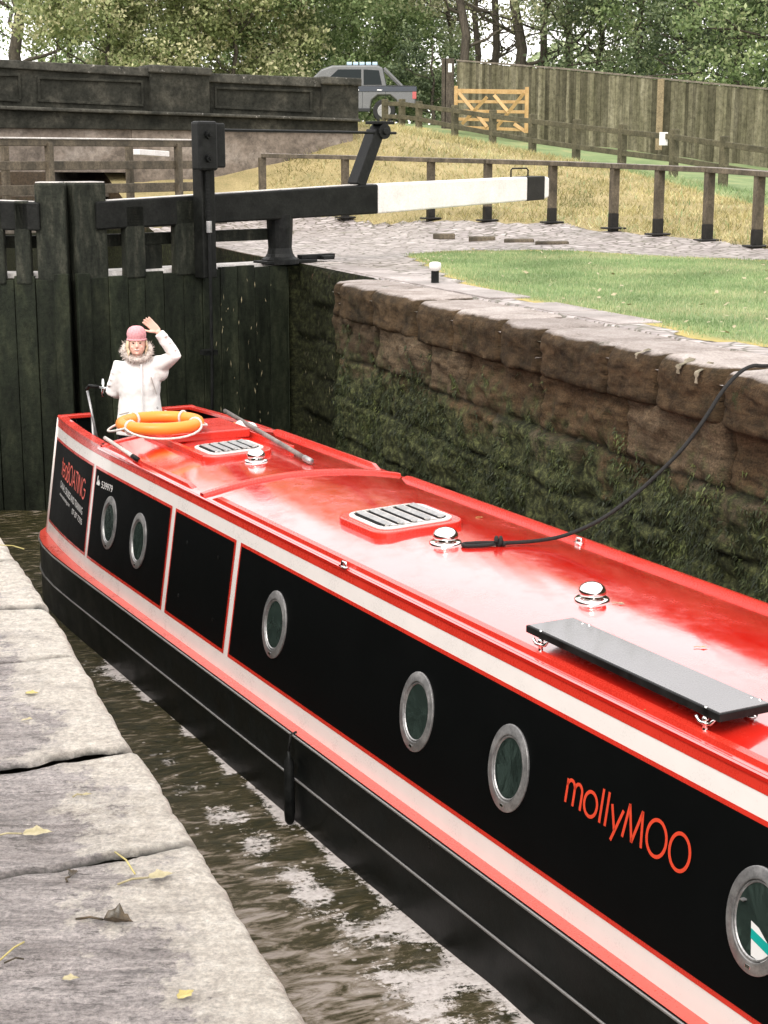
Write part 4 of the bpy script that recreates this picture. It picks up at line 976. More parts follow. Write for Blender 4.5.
# ------------------------------------------------------------------ loose things on the boat
def torus_pts(c, r, n=40, zt=0): return [Vector((c[0] + r * math.cos(2 * math.pi * i / n), c[1] + r * math.sin(2 * math.pi * i / n), c[2])) for i in range(n)]
zb = zroof(0) + .075
p = onz(160, 423, zb + .05); lb = empty('lifebuoy', (p.x, p.y, zb), 0, 'orange lifebuoy ring lying on the sliding hatch by the steerer', 'lifebuoy')
mb = MB(); mb.tube(torus_pts((p.x, p.y, zb + .052), .318, 48), .050, 16, closed=True); mb.build('ring', M['orange'], lb, smooth=True)
for a_ in (228, 345, 60, 140):
    c = Vector((p.x + .315 * math.cos(R_(a_)), p.y + .315 * math.sin(R_(a_)), zb + .052)); t = Vector((-math.sin(R_(a_)), math.cos(R_(a_)), 0)); nn = Vector((math.cos(R_(a_)), math.sin(R_(a_)), 0))
    mb = MB(); mb.tube([c + (nn * math.cos(q) + Vector((0, 0, 1)) * math.sin(q)) * .054 for q in [2 * math.pi * k / 16 for k in range(16)]], .011, 8, closed=True); mb.build('rope_tie', M['rope_w'], lb, smooth=True)
A = [228, 345, 420, 500, 588]
for i in range(len(A) - 1):
    a0, a1 = A[i], A[i + 1]; front = i in (0, 3); pts = []
    for k in range(13):
        f = k / 12; aa = a0 + (a1 - a0) * f; sag = math.sin(math.pi * f); r = .372 + sag * ((.10 if i == 0 else .06) if front else .02)
        zz = zb + .05 - sag * .055 * (1 if front else .6); x, y = p.x + r * math.cos(R_(aa)), p.y + r * math.sin(R_(aa))
        pts.append((x, y, max(zz, -.965)))
    mb = MB(); mb.tube(pts, .0095, 8); mb.build('grab_rope', M['rope_w'], lb, smooth=True)
# boat pole with dark shaft
def roofrod(name, x0, y0, x1, y1, r, m, label, cat, l0=.03, l1=.03, tipm=None):
    a = roofpt(x0, y0, l0); b = roofpt(x1, y1, l1); A_ = BW(a[0], a[1], a[2]); B_ = BW(b[0], b[1], b[2])
    root = empty(name, (A_ + B_) / 2 - Vector((0, 0, .03)), 0, label, cat)
    mb = MB(); mb.tube([A_, (A_ + B_) / 2, B_], r, 10); mb.build('shaft', m, root, smooth=True)
    d = (B_ - A_).normalized(); mb = MB(); mb.tube([B_ - d * .12, B_ + d * .02], r * 1.25, 10); mb.build('end_cap', tipm or m, root, smooth=True); return root
M['pole'] = weathered('grey_wooden_shaft', (.12, .10, .09), (.26, .23, .21), scale=8, rough=.5)
roofrod('boat_pole', 225, 411, 310, 461, .02, M['pole'], 'long grey boat pole lying across the red roof near its far edge', 'boat pole', .10, .03, M['alu'])
roofrod('mop_handle', 105, 438, 137, 459, .017, M['rope_w'], 'short pale handle with dark tip lying on the roof by the steps', 'handle', .03, .03, M['blackmetal'])
a = roofpt(247, 432, .0); c = BW(*a)
bag = empty('plastic_bottle', c, 0, 'clear white plastic bottle with orange cap lying on the roof by the pole', 'bottle')
dv = (BW(a[0] - .11, a[1] + .03, a[2]) - BW(a[0] + .11, a[1] - .03, a[2])).normalized(); k0 = c - dv * .13 + Vector((0, 0, .045))
M['clearwhite'] = plain('milky_plastic', (.75, .73, .70), .2, coat=.5)
mb = MB(); mb.tube([k0 + dv * q for q in (0, .012, .03, .2, .23, .245)], [.03, .042, .048, .048, .038, .02], 14); mb.build('bottle_body', M['clearwhite'], bag, smooth=True)
mb = MB(); mb.tube([k0 - dv * .05, k0 - dv * .005], .02, 12); mb.build('cap', M['orange'], bag, smooth=True)
# mooring rope
rp = []
a = roofpt(463, 541); b = roofpt(499, 543)
rope_px = [(766, 366, None), (752, 366, None), (738, 374, None), (722, 392, None), (704, 420, None), (684, 447, None), (660, 472, None), (632, 497, None), (600, 520, None), (566, 535, None), (535, 541, None), (505, 543, None)]
zA = .03; A0 = onz(772, 366, .05); ends = BW(*roofpt(500, 543, .02)); n_ = len(rope_px)
Y0, Y1 = A0.y, ends.y
pts = []
for i, (x, y, _) in enumerate(rope_px):
    f = i / (n_ - 1); Yv = Y0 + (Y1 - Y0) * f ** 1.0; pts.append(atY(x, y, Yv))
def smoothpts(P, k=4):
    out = []
    for i in range(len(P) - 1):
        p0 = P[max(i - 1, 0)]; p1 = P[i]; p2 = P[i + 1]; p3 = P[min(i + 2, len(P) - 1)]
        for j in range(k):
            t = j / k; out.append(.5 * ((2 * p1) + (p2 - p0) * t + (2 * p0 - 5 * p1 + 4 * p2 - p3) * t * t + (3 * p1 - p0 - 3 * p2 + p3) * t ** 3))
    return out + [P[-1]]
back = [LW(0, 0)] ; q0 = pts[0]
tail = [q0 + Vector((1.5, -.3, .03 - q0.z + .02)), q0 + Vector((.7, -.1, .04 - q0.z + .02)), q0 + Vector((.25, 0, .01))]
root = empty('mooring_rope', ends, 0, 'black mooring rope looping from the red roof up over the far coping', 'rope')
mb = MB(); mb.tube(smoothpts([Vector(t) for t in tail] + pts, 5), .0125, 8); mb.build('rope_line', M['rope_b'], root, smooth=True)
A_ = BW(*roofpt(463, 545, .014)); B_ = ends; sd = (B_ - A_).cross(Vector((0, 0, 1))).normalized()
mb = MB(); mb.tube(smoothpts([B_, B_ * .6 + A_ * .4 + sd * .035, A_ * .92 + B_ * .08 + sd * .03, A_, A_ * .92 + B_ * .08 - sd * .03, B_ * .6 + A_ * .4 - sd * .03, B_], 5), .0115, 8); mb.build('eye_loop', M['rope_b'], root, smooth=True)
mb = MB(); kn = []
for i in range(22): q = i / 21 * 4 * math.pi; kn.append(B_ + (B_ - A_).normalized() * (-.03 + .055 * i / 21) + sd * .024 * math.cos(q) + Vector((0, 0, .01 + .024 * math.sin(q))))
mb.tube(kn, .013, 8); mb.build('knot', M['rope_b'], root, smooth=True)
# hull fender
p = BW(8.60, -1.105, -2.25)
fe = empty('fender', (p.x, p.y, -2.76), 0, 'slim black rubber fender hanging against the dark hull', 'fender')
mb = MB(); mb.tube([p + Vector((0, 0, z)) for z in (.0, -.04, -.07, -.40, -.46, -.49)], [.010, .016, .032, .036, .03, .010], 12); mb.build('fender_body', M['blackmetal'], fe, smooth=True)
mb = MB(); q = BW(8.60, -1.05, -2.13); mb.tube([q, BW(8.60, -1.09, -2.14), p + Vector((0, 0, .01))], .008, 6); mb.build('lanyard', M['rope_b'], fe, smooth=True)

# ================================================================== LOCK GATES
MIT = atY(70, 262, 18.62); MIT.z = 0
HEEL = Vector(LW(S_HEEL + .12, UR - .22)); 
gd = (HEEL - MIT); gd.z = 0; GL = gd.length; gd.normalize()
mirror = lambda v: v - 2 * Vector(LE) * v.dot(Vector(LE))
gd2 = mirror(gd)           # direction from mitre to the left heel
def gp(t, o, z, dr=None):    # t along the leaf from the mitre, o towards camera
    d = dr or gd; n = Vector((d.y, -d.x, 0)) if d is gd else Vector((-d.y, d.x, 0))
    if n.dot(Vector((0, -1, 0))) < 0: n = -n
    return Vector((MIT.x, MIT.y, 0)) + d * t + n * o + Vector((0, 0, z))
def zat(x, y, dr=None, o=0):   # t,z on the leaf plane for a pixel
    a = gp(0, o, 0, dr); b = gp(3, o, 0, dr); p = onplane(x, y, a, b); return (p - a).dot(dr or gd), p.z
def orient(d): return math.atan2(d.y, d.x)
def gbox(mb, t0, t1, o0, o1, z0, z1, d=None, z0b=None, z1b=None, tt=.5):
    z0b = z0 if z0b is None else z0b; z1b = z1 if z1b is None else z1b
    P = [gp(t, o, z, d) for t, zz in ((t0, (z0, z1)), (t1, (z0b, z1b))) for o in (o0, o1) for z in zz]
    mb.add(P, [(0, 1, 3, 2), (4, 6, 7, 5), (0, 4, 5, 1), (2, 3, 7, 6), (0, 2, 6, 4), (1, 5, 7, 3)], tt)
def planks(root, d, L, ztop, side):
    mb = MB(); t = .16; r = random.Random(side * 5 + 1)
    while t < L:
        w_ = min(r.uniform(.21, .29), L - t); gbox(mb, t + .004, t + w_ - .004, .05 + r.uniform(-.006, .008), .11 + r.uniform(-.01, .01), -3.4, ztop + r.uniform(-.04, .03), d, tt=r.random()); t += w_
    mb.build('planking', M['gatewood'], root, bevel=.006, seg=1)
    mb = MB(); gbox(mb, .05, L, -.22, .045, -3.4, ztop - .06, d); mb.build('back_framing', M['gatewood'], root)
    mb = MB(); gbox(mb, .1, L, -.42, .0, ztop - .02, ztop + .035, d); mb.build('walkway_plank', M['plankwhite'], root, bevel=.005)
for side, d, lab in ((1, gd, 'dark timber lock gate leaf with black and white balance beam and paddle gear'), (-1, gd2, 'dark timber lock gate leaf cut off by the left edge of the photo')):
    g = empty('lock_gate', gp(GL / 2, 0, -3.4, d), 0, lab, 'lock gate', 'the pair of mitred lock gates')
    ztop = -.02; planks(g, d, GL, ztop, side)
    # mitre post rising above the leaf
    pw = .46 if side > 0 else .36
    mb = MB(); gbox(mb, .05 if side > 0 else .015, pw, -.25, .09, -3.4, 1.04, d, tt=.9); mb.build('mitre_post', M['gatetop'], g, bevel=.025)
    mb = MB(); gbox(mb, .0, .17, .095, .16, -3.4, .02, d, tt=.0); mb.build('mitre_strip', M['gatewood'], g, bevel=.01)
    mb = MB(); gbox(mb, .07, pw - .015, -.235, .075, 1.041, 1.052, d); mb.build('post_cap', M['plankwhite'], g)
    mb = MB(); gbox(mb, GL - .32, GL, -.25, .1, -3.4, -.03, d, tt=.3); mb.build('heel_post', M['gatewood'], g, bevel=.04)
    # stub posts
    for t0, t1, zt, zb in ((zat(120, 230)[0], zat(139.5, 230)[0], .78, -.02), (zat(170, 230)[0], zat(190, 230)[0], .84, -.02)) if side > 0 else ((.42, .60, .84, -.05), (.72, .86, .84, -.05), (1.5, 1.7, .8, 0)):
        mb = MB(); gbox(mb, t0, t1, .0, .13, zb - .05, zt, d, tt=.8); mb.build('stub_post', M['gatetop'], g, bevel=.02)
    # rail behind, between beam and leaf
    mb = MB(); gbox(mb, .3, GL, -.2, -.08, .30, .44, d, tt=.4); mb.build('mid_rail', M['gatetop'], g, bevel=.01)
    mb = MB(); gbox(mb, .9, 1.3, -.2, -.08, .0, .3, d, tt=.4); gbox(mb, 1.55, 1.75, -.16, -.1, .0, .8, d, tt=.2); mb.build('brace_board', M['gatetop'], g, bevel=.008)
    # balance beam: tapering, rising a little outwards
    tB, zB = 7.05, None
    t1_, zt1 = zat(540, 176); _, zb1 = zat(540, 199); t2_, zt2 = zat(372, 184); _, zb2 = zat(372, 213.5); t3_, zt3 = zat(112, 201); _, zb3 = zat(112, 229)
    ztf = lambda t: np.interp(t, [t3_, t2_, t1_], [zt3, zt2, zt1]); zbf = lambda t: np.interp(t, [t3_, t2_, t1_], [zb3, zb2, zb1])
    mb = MB(); gbox(mb, .3, t2_, -.17, .13, zbf(.3), ztf(.3), d, zbf(t2_), ztf(t2_), tt=.7); mb.build('balance_beam', M['beamblack'], g, bevel=.02)
    mb = MB(); gbox(mb, .37, t2_ - .05, -.10, .08, ztf(.37) + .001, ztf(.37) + .008, d, ztf(t2_) + .001, ztf(t2_) + .008); mb.build('beam_top_strip', M['plankwhite'], g)  # pale strip along the top of the black beam
    tb_, _ = zat(521.5, 188); mb = MB(); gbox(mb, t2_, tb_, -.165, .125, zbf(t2_), ztf(t2_), d, zbf(tb_), ztf(tb_)); mb.build('white_beam_end', M['beamwhite'], g, bevel=.02)
    tc_, _ = zat(538.5, 188); mb = MB(); gbox(mb, tb_, tc_, -.17, .13, zbf(tb_) - .004, ztf(tb_) + .004, d, zbf(tc_) - .004, ztf(tc_) + .004); mb.build('black_beam_band', M['darkpaint'], g, bevel=.012)
    mb = MB(); gbox(mb, tc_, tc_ + .10, -.165, .125, zbf(tc_), ztf(tc_), d, zbf(t1_) + .03, ztf(t1_) - .02); mb.build('beam_tip', M['beamwhite'], g, bevel=.025)
    mb = MB(); ta, _ = zat(511, 172); tb2, _ = zat(528, 172); zz = ztf(ta); mb.tube([gp(ta, 0, zz, d), gp(ta, 0, zz + .10, d), gp(ta + .03, 0, zz + .125, d), gp(tb2 - .03, 0, zz + .125, d), gp(tb2, 0, zz + .10, d), gp(tb2, 0, zz, d)], .012, 8); mb.build('grab_handle', M['blackmetal'], g)
    # collar pedestal at the heel
    mb = MB(); c = gp(GL - .04, -.02, 0, d); mb.lathe(c, [(.24, .0), (.24, .06), (.19, .09), (.165, .13), (.15, .2), (.165, .45), (.17, .62)], 20); mb.build('heel_collar', M['blackmetal'], g)
    mb = MB(); gbox(mb, GL - .35, GL + .45, -.18, .12, .005, .045, d); gbox(mb, GL + .25, GL + .8, -.05, .05, .045, .10, d); gbox(mb, GL + .55, GL + .72, -.16, .14, .03, .08, d); mb.build('anchor_strap', M['blackmetal'], g, bevel=.008)
    # paddle gear
    tp, _ = zat(191, 200); tq, zq = zat(203, 120)
    o_ = .13
    mb = MB(); gbox(mb, tp - .06, tp + .13, o_, o_ + .2, -.1, 1.62, d, tt=.2); mb.build('paddle_post', M['beamblack'], g, bevel=.012)
    mb = MB(); gbox(mb, tp - .17, tp + .10, o_ + .15, o_ + .33, 1.17, 1.74, d); mb.build('gear_housing', M['blackmetal'], g, bevel=.03)
    mb = MB(); gbox(mb, tp + .10, tp + .25, o_ + .12, o_ + .27, 1.20, 1.72, d); mb.build('gear_cover', M['blackmetal'], g, bevel=.02)
    for tz, zz in ((tp - .04, 1.58), (tp - .04, 1.31)):
        mb = MB(); n_ = gp(0, 1, 0, d) - gp(0, 0, 0, d); mb.tube([gp(tz, o_ + .33, zz, d), gp(tz, o_ + .37, zz, d)], .045, 14); mb.tube([gp(tz, o_ + .37, zz, d), gp(tz, o_ + .40, zz, d)], .022, 10); mb.build('spindle_boss', M['blackmetal'], g)
    mb = MB(); gbox(mb, tp - .02, tp + .03, o_ + .2, o_ + .24, .55, 1.2, d)
    for k in range(14): gbox(mb, tp - .03, tp + .012, o_ + .24, o_ + .256, .60 + k * .042, .62 + k * .042, d)
    mb.build('toothed_rack', M['blackmetal'], g)
    mb = MB(); mb.tube([gp(tp + .01, o_ + .23, .56, d), gp(tp + .01, o_ + .23, -1.0, d), gp(tp + .01, o_ + .16, -3.0, d)], .02, 8); mb.build('paddle_rod', M['blackmetal'], g)
    mb = MB(); mb.tube([gp(tp + .01, o_ + .23, .44, d), gp(tp + .01, o_ + .23, .58, d)], .035, 10); mb.build('rod_joint', M['alu'], g, bevel=.005)
    mb = MB(); mb.box(gp(tp + .01, o_ + .16, -1.0, d), (.16, .16, .06), rz=orient(d)); mb.build('rod_bracket', M['blackmetal'], g)
    # long horizontal rod to the raking arm
    tl, zl = zat(379, 133); ta0, za0 = zat(356, 184)
    mb = MB(); mb.tube([gp(tp + .2, .3, 1.64, d), gp(tl + .25, .05, zl, d)], .018, 8); mb.build('drive_rod', M['blackmetal'], g)
    mb = MB(); A1 = gp(ta0, .0, za0 - .02, d); B1 = gp(tl - .06, .0, zl + .02, d); mb.bar(A1, B1, .16, .20, up=tuple(gp(0, 1, 0, d) - gp(0, 0, 0, d))); mb.build('raking_arm', M['blackmetal'], g, bevel=.01)
    mb = MB(); c = gp(tl, .02, zl + .02, d); n_ = (gp(0, 1, 0, d) - gp(0, 0, 0, d)); mb.tube([c - n_ * .11, c + n_ * .11], .10, 14); mb.tube([c - n_ * .14, c + n_ * .14], .045, 10); mb.box(c + Vector((0, 0, .11)), (.34, .2, .04), rz=orient(d)); mb.build('bearing_block', M['blackmetal'], g, bevel=.008)
# leaf litter stuck to the wet gate and recess
n = 85; V = []; tn = []
for i in range(n):
    if random.random() < .55: t = random.triangular(1.8, GL - .2, GL - .6); c = gp(t, .125, -random.uniform(.15, 2.6)); ax = gd.copy()
    else:
        s_ = random.triangular(S_REC + .2, S_HEEL, S_HEEL - .6); c = LW(s_, UR - .05, -random.triangular(.2, 2.7, 1.6)); ax = Vector(LD)
    a = random.gauss(0, .22); up = Vector((0, 0, 1)) * math.cos(a) + ax * math.sin(a); sd = ax * math.cos(a) - Vector((0, 0, 1)) * math.sin(a)
    l = random.uniform(.02, .10); w_ = random.uniform(.002, .009); q = Vector((-.0, -.012, 0))
    V += [tuple(c + q), tuple(c + sd * w_ + up * l * .5 + q), tuple(c + up * l + q), tuple(c - sd * w_ + up * l * .5 + q)]; tn.append(random.random())
tag(np_mesh('leaf_litter', V, np.arange(4 * n).reshape(n, 4), M['leafp'], tn), 'pale bits of leaf stuck to the wet gate and wall corner', kind='stuff')

# ================================================================== FOOTBRIDGE RAILING behind the gates
fa, fb = atY(0, 150, 21.2), atY(187, 150, 24.0); fa.z = fb.z = 0; fd = (fb - fa).normalized(); fn = Vector((fd.y, -fd.x, 0))
rl = empty('footbridge', (fa + fb) / 2 + Vector((0, 0, -.2)), 0, 'grey timber footbridge with a three rail handrail behind the lock gates', 'footbridge')
def fz(x, y): return onplane(x, y, fa, fb).z
A_ = fa - fd * 3.2; B_ = fb + fd * .35
for nm, zt, h, dp, mt in (('top_rail', fz(90, 140), .085, .11, 'railpost'), ('rail_cap', fz(90, 138), .022, .15, 'plankwhite'), ('middle_rail', fz(90, 161), .115, .05, 'railpost'), ('lower_rail', fz(90, 184), .13, .05, 'railpost')):
    mb = MB(); mb.bar(A_ + Vector((0, 0, zt - h / 2)), B_ + Vector((0, 0, zt - h / 2)), dp, h); mb.build(nm, M[mt], rl, bevel=.008)
mb = MB(); mb.bar(A_ + Vector((0, 0, .42)), B_ + Vector((0, 0, .42)), .9, .12); mb.build('deck', M['railgrey'], rl, bevel=.01)
for px_, off in ((47, .05), (40, -.8), (176, .05), (164, -.8), (-40, .05)):
    p = onplane(px_, 150, fa, fb); p.z = 0
    if off < 0: p = p - fn * .75 + fd * .0
    mb = MB(); mb.box((p.x + fn.x * .04, p.y + fn.y * .04, (fz(90, 143) + .4) / 2), (.09, .09, fz(90, 143) - .4), rz=orient(fd)); mb.build('post', M['railpost'], rl, bevel=.008)
for zt in (fz(90, 138.5) - .03, fz(90, 161) - .05):
    mb = MB(); mb.bar(A_ - fn * .8 + Vector((0, 0, zt)), B_ - fn * .8 + Vector((0, 0, zt)), .05, .09); mb.build('back_rail', M['railpost'], rl, bevel=.008)
a = atY(133, 152, 26.5); b = atY(163, 154, 27.4); o = MB(); o.bar(a, b, .25, .09); tag(o.build('beam_end', M['beamwhite'], bevel=.01), 'short white painted beam end seen beyond the footbridge', 'beam')

# ================================================================== ROAD BRIDGE
ba, bbp = atY(0, 100, 31.0), atY(355, 100, 34.5); bd = Vector((bbp.x - ba.x, bbp.y - ba.y, 0)).normalized(); bn = Vector((bd.y, -bd.x, 0))
def bz(x, y): p = onplane(x, y, ba, bbp); return (p - Vector((ba.x, ba.y, 0))).dot(bd), p.z
def bpt(t, o, z): return Vector((ba.x, ba.y, 0)) + bd * t + bn * o + Vector((0, 0, z))
def bslab(mb, xa, ya, xb, yb, ya2, yb2, o0, o1, tt=.5):   # band between (xa,ya)-(xb,yb) top and ya2,yb2 bottom
    ta, za = bz(xa, ya); tb, zb_ = bz(xb, yb); _, za2 = bz(xa, ya2); _, zb2 = bz(xb, yb2)
    P = [bpt(t, o, z) for t, zz in ((ta, (za2, za)), (tb, (zb2, zb_))) for o in (o0, o1) for z in zz]
    mb.add(P, [(0, 1, 3, 2), (4, 6, 7, 5), (0, 4, 5, 1), (2, 3, 7, 6), (0, 2, 6, 4), (1, 5, 7, 3)], tt)
br = empty('road_bridge', bpt(4, -2.5, -3), 0, 'blackened concrete road bridge with panelled parapet behind the lock', 'bridge')
ytop = lambda x: 59.5 + (x - 0) * (80 - 60) / 355; ybot = lambda x: 107 + x * (119 - 107) / 330; ybb = lambda x: 128 + x * .012
XL = -140
mb = MB(); bslab(mb, XL, ytop(XL) + 6, 352, ytop(352) + 5, ybot(XL), ybot(352), -.30, 0); mb.build('parapet', M['concrete_d'], br, bevel=.01)
mb = MB(); bslab(mb, XL, ytop(XL), 150, ytop(150), ytop(XL) + 8, ytop(150) + 9, -.36, .07); bslab(mb, 206, ytop(206) + 2, 322, ytop(322), ytop(206) + 11, ytop(322) + 10, -.36, .07); mb.build('coping', M['concrete_cap'], br, bevel=.02)
for xa, xb, dy in ((148, 207, -2), (320, 356, 0), (XL - 10, XL + 30, -2)):
    mb = MB(); bslab(mb, xa, ytop(xa) + 6 + dy, xb, ytop(xb) + 6 + dy, ybot(xa) + 1, ybot(xb) + 1, -.42, .13); p_ = mb.build('pier', M['concrete_d'], br, bevel=.02)
    mb = MB(); bslab(mb, xa - 2, ytop(xa) - 1 + dy, xb + 2, ytop(xb) - 1 + dy, ytop(xa) + 7 + dy, ytop(xb) + 7 + dy, -.48, .19); q = mb.build('pier_cap', M['concrete_cap'], br, bevel=.03); q.parent = p_
for xa, xb in ((-125, -12), (-8, 20), (37, 143), (214, 312)):
    # raised frame mouldings round the recessed panels
    for seg in (0, 1, 2, 3):
        mb = MB()
        if seg == 0: bslab(mb, xa, ytop(xa) + 15, xb, ytop(xb) + 13, ytop(xa) + 17.5, ytop(xb) + 15.5, 0, .04)
        if seg == 1: bslab(mb, xa, ybot(xa) - 9, xb, ybot(xb) - 8, ybot(xa) - 6.5, ybot(xb) - 5.5, 0, .04)
        if seg == 2: bslab(mb, xa, ytop(xa) + 17, xa + 2.5, ytop(xa) + 17, ybot(xa) - 8, ybot(xa) - 8, 0, .04)
        if seg == 3: bslab(mb, xb - 2.5, ytop(xb) + 15, xb, ytop(xb) + 15, ybot(xb) - 8, ybot(xb) - 8, 0, .04)
        mb.build('panel_moulding', M['concrete_d'], br, bevel=.008)
mb = MB(); bslab(mb, XL, ybot(XL) - 1, 356, ybot(356) - 1, ybot(XL) + 3, ybot(356) + 2, -.4, .22); mb.build('string_course', M['concrete_cap'], br, bevel=.02)
mb = MB(); bslab(mb, XL, ybot(XL) + 3, 356, ybot(356) + 2, ybb(XL), ybb(356), -5.5, .10); mb.build('road_slab_edge', M['concrete_d'], br, bevel=.01)
mb = MB(); bslab(mb, XL, ybb(XL), 133, ybb(133), 171, 172.5, -5.4, .02); mb.build('deck_beam', M['concrete_l'], br)
t1_, z1_ = bz(131, 130); t2_, z2_ = bz(352, 132)
mb = MB()
P = [bpt(t1_, -5.4, z1_), bpt(t1_, .04, z1_), bpt(t1_, .04, -3.4), bpt(t1_, -5.4, -3.4)]; P2 = [bpt(t2_, -5.4, z1_), bpt(t2_, .04, z1_), bpt(t2_, .04, -3.4), bpt(t2_, -5.4, -3.4)]
mb.add(P + P2, [(0, 1, 2, 3), (4, 5, 6, 7), (0, 4, 5, 1), (1, 5, 6, 2)]); mb.build('abutment', M['concrete_l'], br)
t3_, _ = bz(XL - 10, 130); tl_ = t1_ - 6.2
mb = MB(); P = [bpt(t3_ - 6, -5.4, z1_ + .3), bpt(t3_ - 6, .04, z1_ + .3), bpt(t3_ - 6, .04, -3.4), bpt(t3_ - 6, -5.4, -3.4)]; P2 = [bpt(tl_, -5.4, z1_ + .3), bpt(tl_, .04, z1_ + .3), bpt(tl_, .04, -3.4), bpt(tl_, -5.4, -3.4)]
mb.add(P + P2, [(0, 1, 2, 3), (4, 5, 6, 7), (1, 5, 6, 2)]); mb.build('abutment', M['concrete_l'], br)
mb = MB(); bslab(mb, XL, 190.5, 133, 191.5, 196, 197, -5.0, -.3); mb.build('service_pipe', M['railgrey'], br)
mb = MB(); bslab(mb, XL, ytop(XL) + 14, 352, ytop(352) + 12, ybot(XL), ybot(352), -5.5, -5.2); mb.build('parapet', M['concrete_d'], br, bevel=.01)
mb = MB(); a, b, c, d_ = bpt(t3_ - 8, -5.2, bz(XL, 109)[1]), bpt(t3_ - 8, -.3, bz(XL, 109)[1]), bpt(t2_ + .2, -.3, bz(352, 124)[1]), bpt(t2_ + .2, -5.2, bz(352, 124)[1]); mb.add([a, b, c, d_], [(0, 1, 2, 3)]); 
M['asphalt'] = weathered('asphalt', (.04, .04, .04), (.07, .068, .065), scale=2, rough=.85)
tag(mb.build('road', M['asphalt']), 'asphalt road over the bridge', kind='structure')

# ================================================================== LOW TOWPATH RAIL
rf = empty('towpath_rail', railpts[4], 0, 'low timber rail on black footed posts curving along the cobbled towpath', 'railing')
topy = [190, 183, 178, 173.5, 170, 168, 166, 163.5, 161.5, 160, 157.5]
tops = []
for (x, y, D_), ty in zip(railpx, topy): p = atY(x, ty, D_); tops.append(p)
p = atY(262, 155.5, 31.0); tops.append(p)
for i in range(len(tops) - 1):
    a, b = tops[i], tops[i + 1]; mb = MB(); e = (b - a).normalized() * .008; mb.bar(a + e, b - e, .17, .075); rp_ = mb.build('rail_plank', M['railpost'], rf, bevel=.008); mb = MB(); q = Vector((0, 0, .0395)); mb.bar(a + e + q, b - e + q, .165, .006); mb.build('plank_face', M['railtop'], rf)  # thin pale sheet on top of the darker plank
for i, (bp, tp_) in enumerate(zip(railpts + [Vector((tops[-1].x, tops[-1].y, .3))], tops)):
    c = Vector((tp_.x, tp_.y, 0)); zt = tp_.z - .033; zb_ = min(bp.z, zt - .8) - .02; zm = zb_ + .27
    mb = MB(); mb.box((c.x, c.y, (zt + zm) / 2), (.125, .125, zt - zm), rz=.35); mb.build('post', M['railpost'], rf, bevel=.008)
    mb = MB(); mb.box((c.x, c.y, (zm + zb_) / 2 - .1), (.131, .131, zm - zb_ + .2), rz=.35); mb.build('post_foot', M['darkpaint'], rf, bevel=.008)
    mb = MB(); mb.box((c.x, c.y - .02, zb_ + .035), (.34, .26, .03), rz=.35); mb.build('foot_plate', M['darkpaint'], rf, bevel=.01)

# ================================================================== POST AND RAIL FENCE on the bank
fpx = [(385, 99, 127, 52), (402, 99, 128, 51), (419, 101, 130, 50), (455, 105, 139.5, 48), (493, 110, 148, 46), (533, 114, 157, 44), (577, 119, 164, 42), (623, 124, 171, 40), (675, 129, 178, 38), (725, 136, 187, 36), (779, 143, 196, 34.2), (840, 151, 206, 32.5)]
pf = empty('post_and_rail_fence', atY(577, 165, 42), 0, 'mossy post and rail fence running along the top of the bank', 'fence')
pt_ = []
for x, yt, yb, D_ in fpx:
    a = atY(x, yt, D_); b = atY(x, yb, D_); pt_.append((a, b))
    mb = MB(); mb.box((a.x, a.y, (a.z + b.z) / 2 - .1), (.17, .17, a.z - b.z + .2), rz=.5); mb.build('fence_post', M['raildark'], pf, bevel=.02)
for i in range(len(pt_) - 1):
    for f in (.17, .62):
        a = pt_[i][0].lerp(pt_[i][1], f); b = pt_[i + 1][0].lerp(pt_[i + 1][1], f); q = Vector((-.02, -.10, 0)); mb = MB(); mb.bar(a + q, b + q, .05, .13); mb.build('fence_rail', M['raildark'], pf, bevel=.01)
a = atY(663, 138, 38.3); o = MB(); o.box((a.x, a.y - .08, a.z - .02), (.20, .015, .30)); tag(o.build('notice_sign', M['signwhite'], bevel=.01), 'small white notice fixed on the bank fence before the tall boards', 'sign')

# ================================================================== TALL BOARD FENCE
tf = empty('board_fence', atY(600, 150, 49), 0, 'tall weathered vertical board fence with greenish stains behind the bank', 'fence')
fp = [(457, 60, 133, 52.5), (560, 68, 143, 50), (664, 78.5, 154, 47.5), (768, 88.5, 166, 45), (900, 102, 184, 42), (1000, 113, 198, 40)]
r = random.Random(4)
for i in range(len(fp) - 1):
    a0, a1 = atY(fp[i][0], fp[i][1], fp[i][3]), atY(fp[i][0], fp[i][2], fp[i][3]); b0, b1 = atY(fp[i + 1][0], fp[i + 1][1], fp[i + 1][3]), atY(fp[i + 1][0], fp[i + 1][2], fp[i + 1][3])
    L = (Vector((b0.x - a0.x, b0.y - a0.y))).length; n = int(L / .125); mb = MB(); dd_ = Vector((b0.x - a0.x, b0.y - a0.y, 0)).normalized(); nn = Vector((dd_.y, -dd_.x, 0))
    for k in range(n):
        f = (k + .5) / n; t_ = a0.lerp(b0, f); q = a1.lerp(b1, f); h_ = t_.z - q.z + .25 - .05
        mb.box((t_.x + nn.x * (.012 if k % 2 else 0), t_.y + nn.y * (.012 if k % 2 else 0), q.z - .25 + h_ / 2 + r.uniform(-.012, .012)), (L / n * (1.12 if k % 2 else .9), .02, h_), rz=orient(dd_), t=r.random() if r.random() > .1 else 1)
    mb.build('board_panel', M['fenceboard'], tf)
    mb = MB(); mb.bar(a0 + Vector((0, 0, -.01)), b0 + Vector((0, 0, -.01)), .09, .05); mb.build('capping_rail', M['railgrey'], tf)
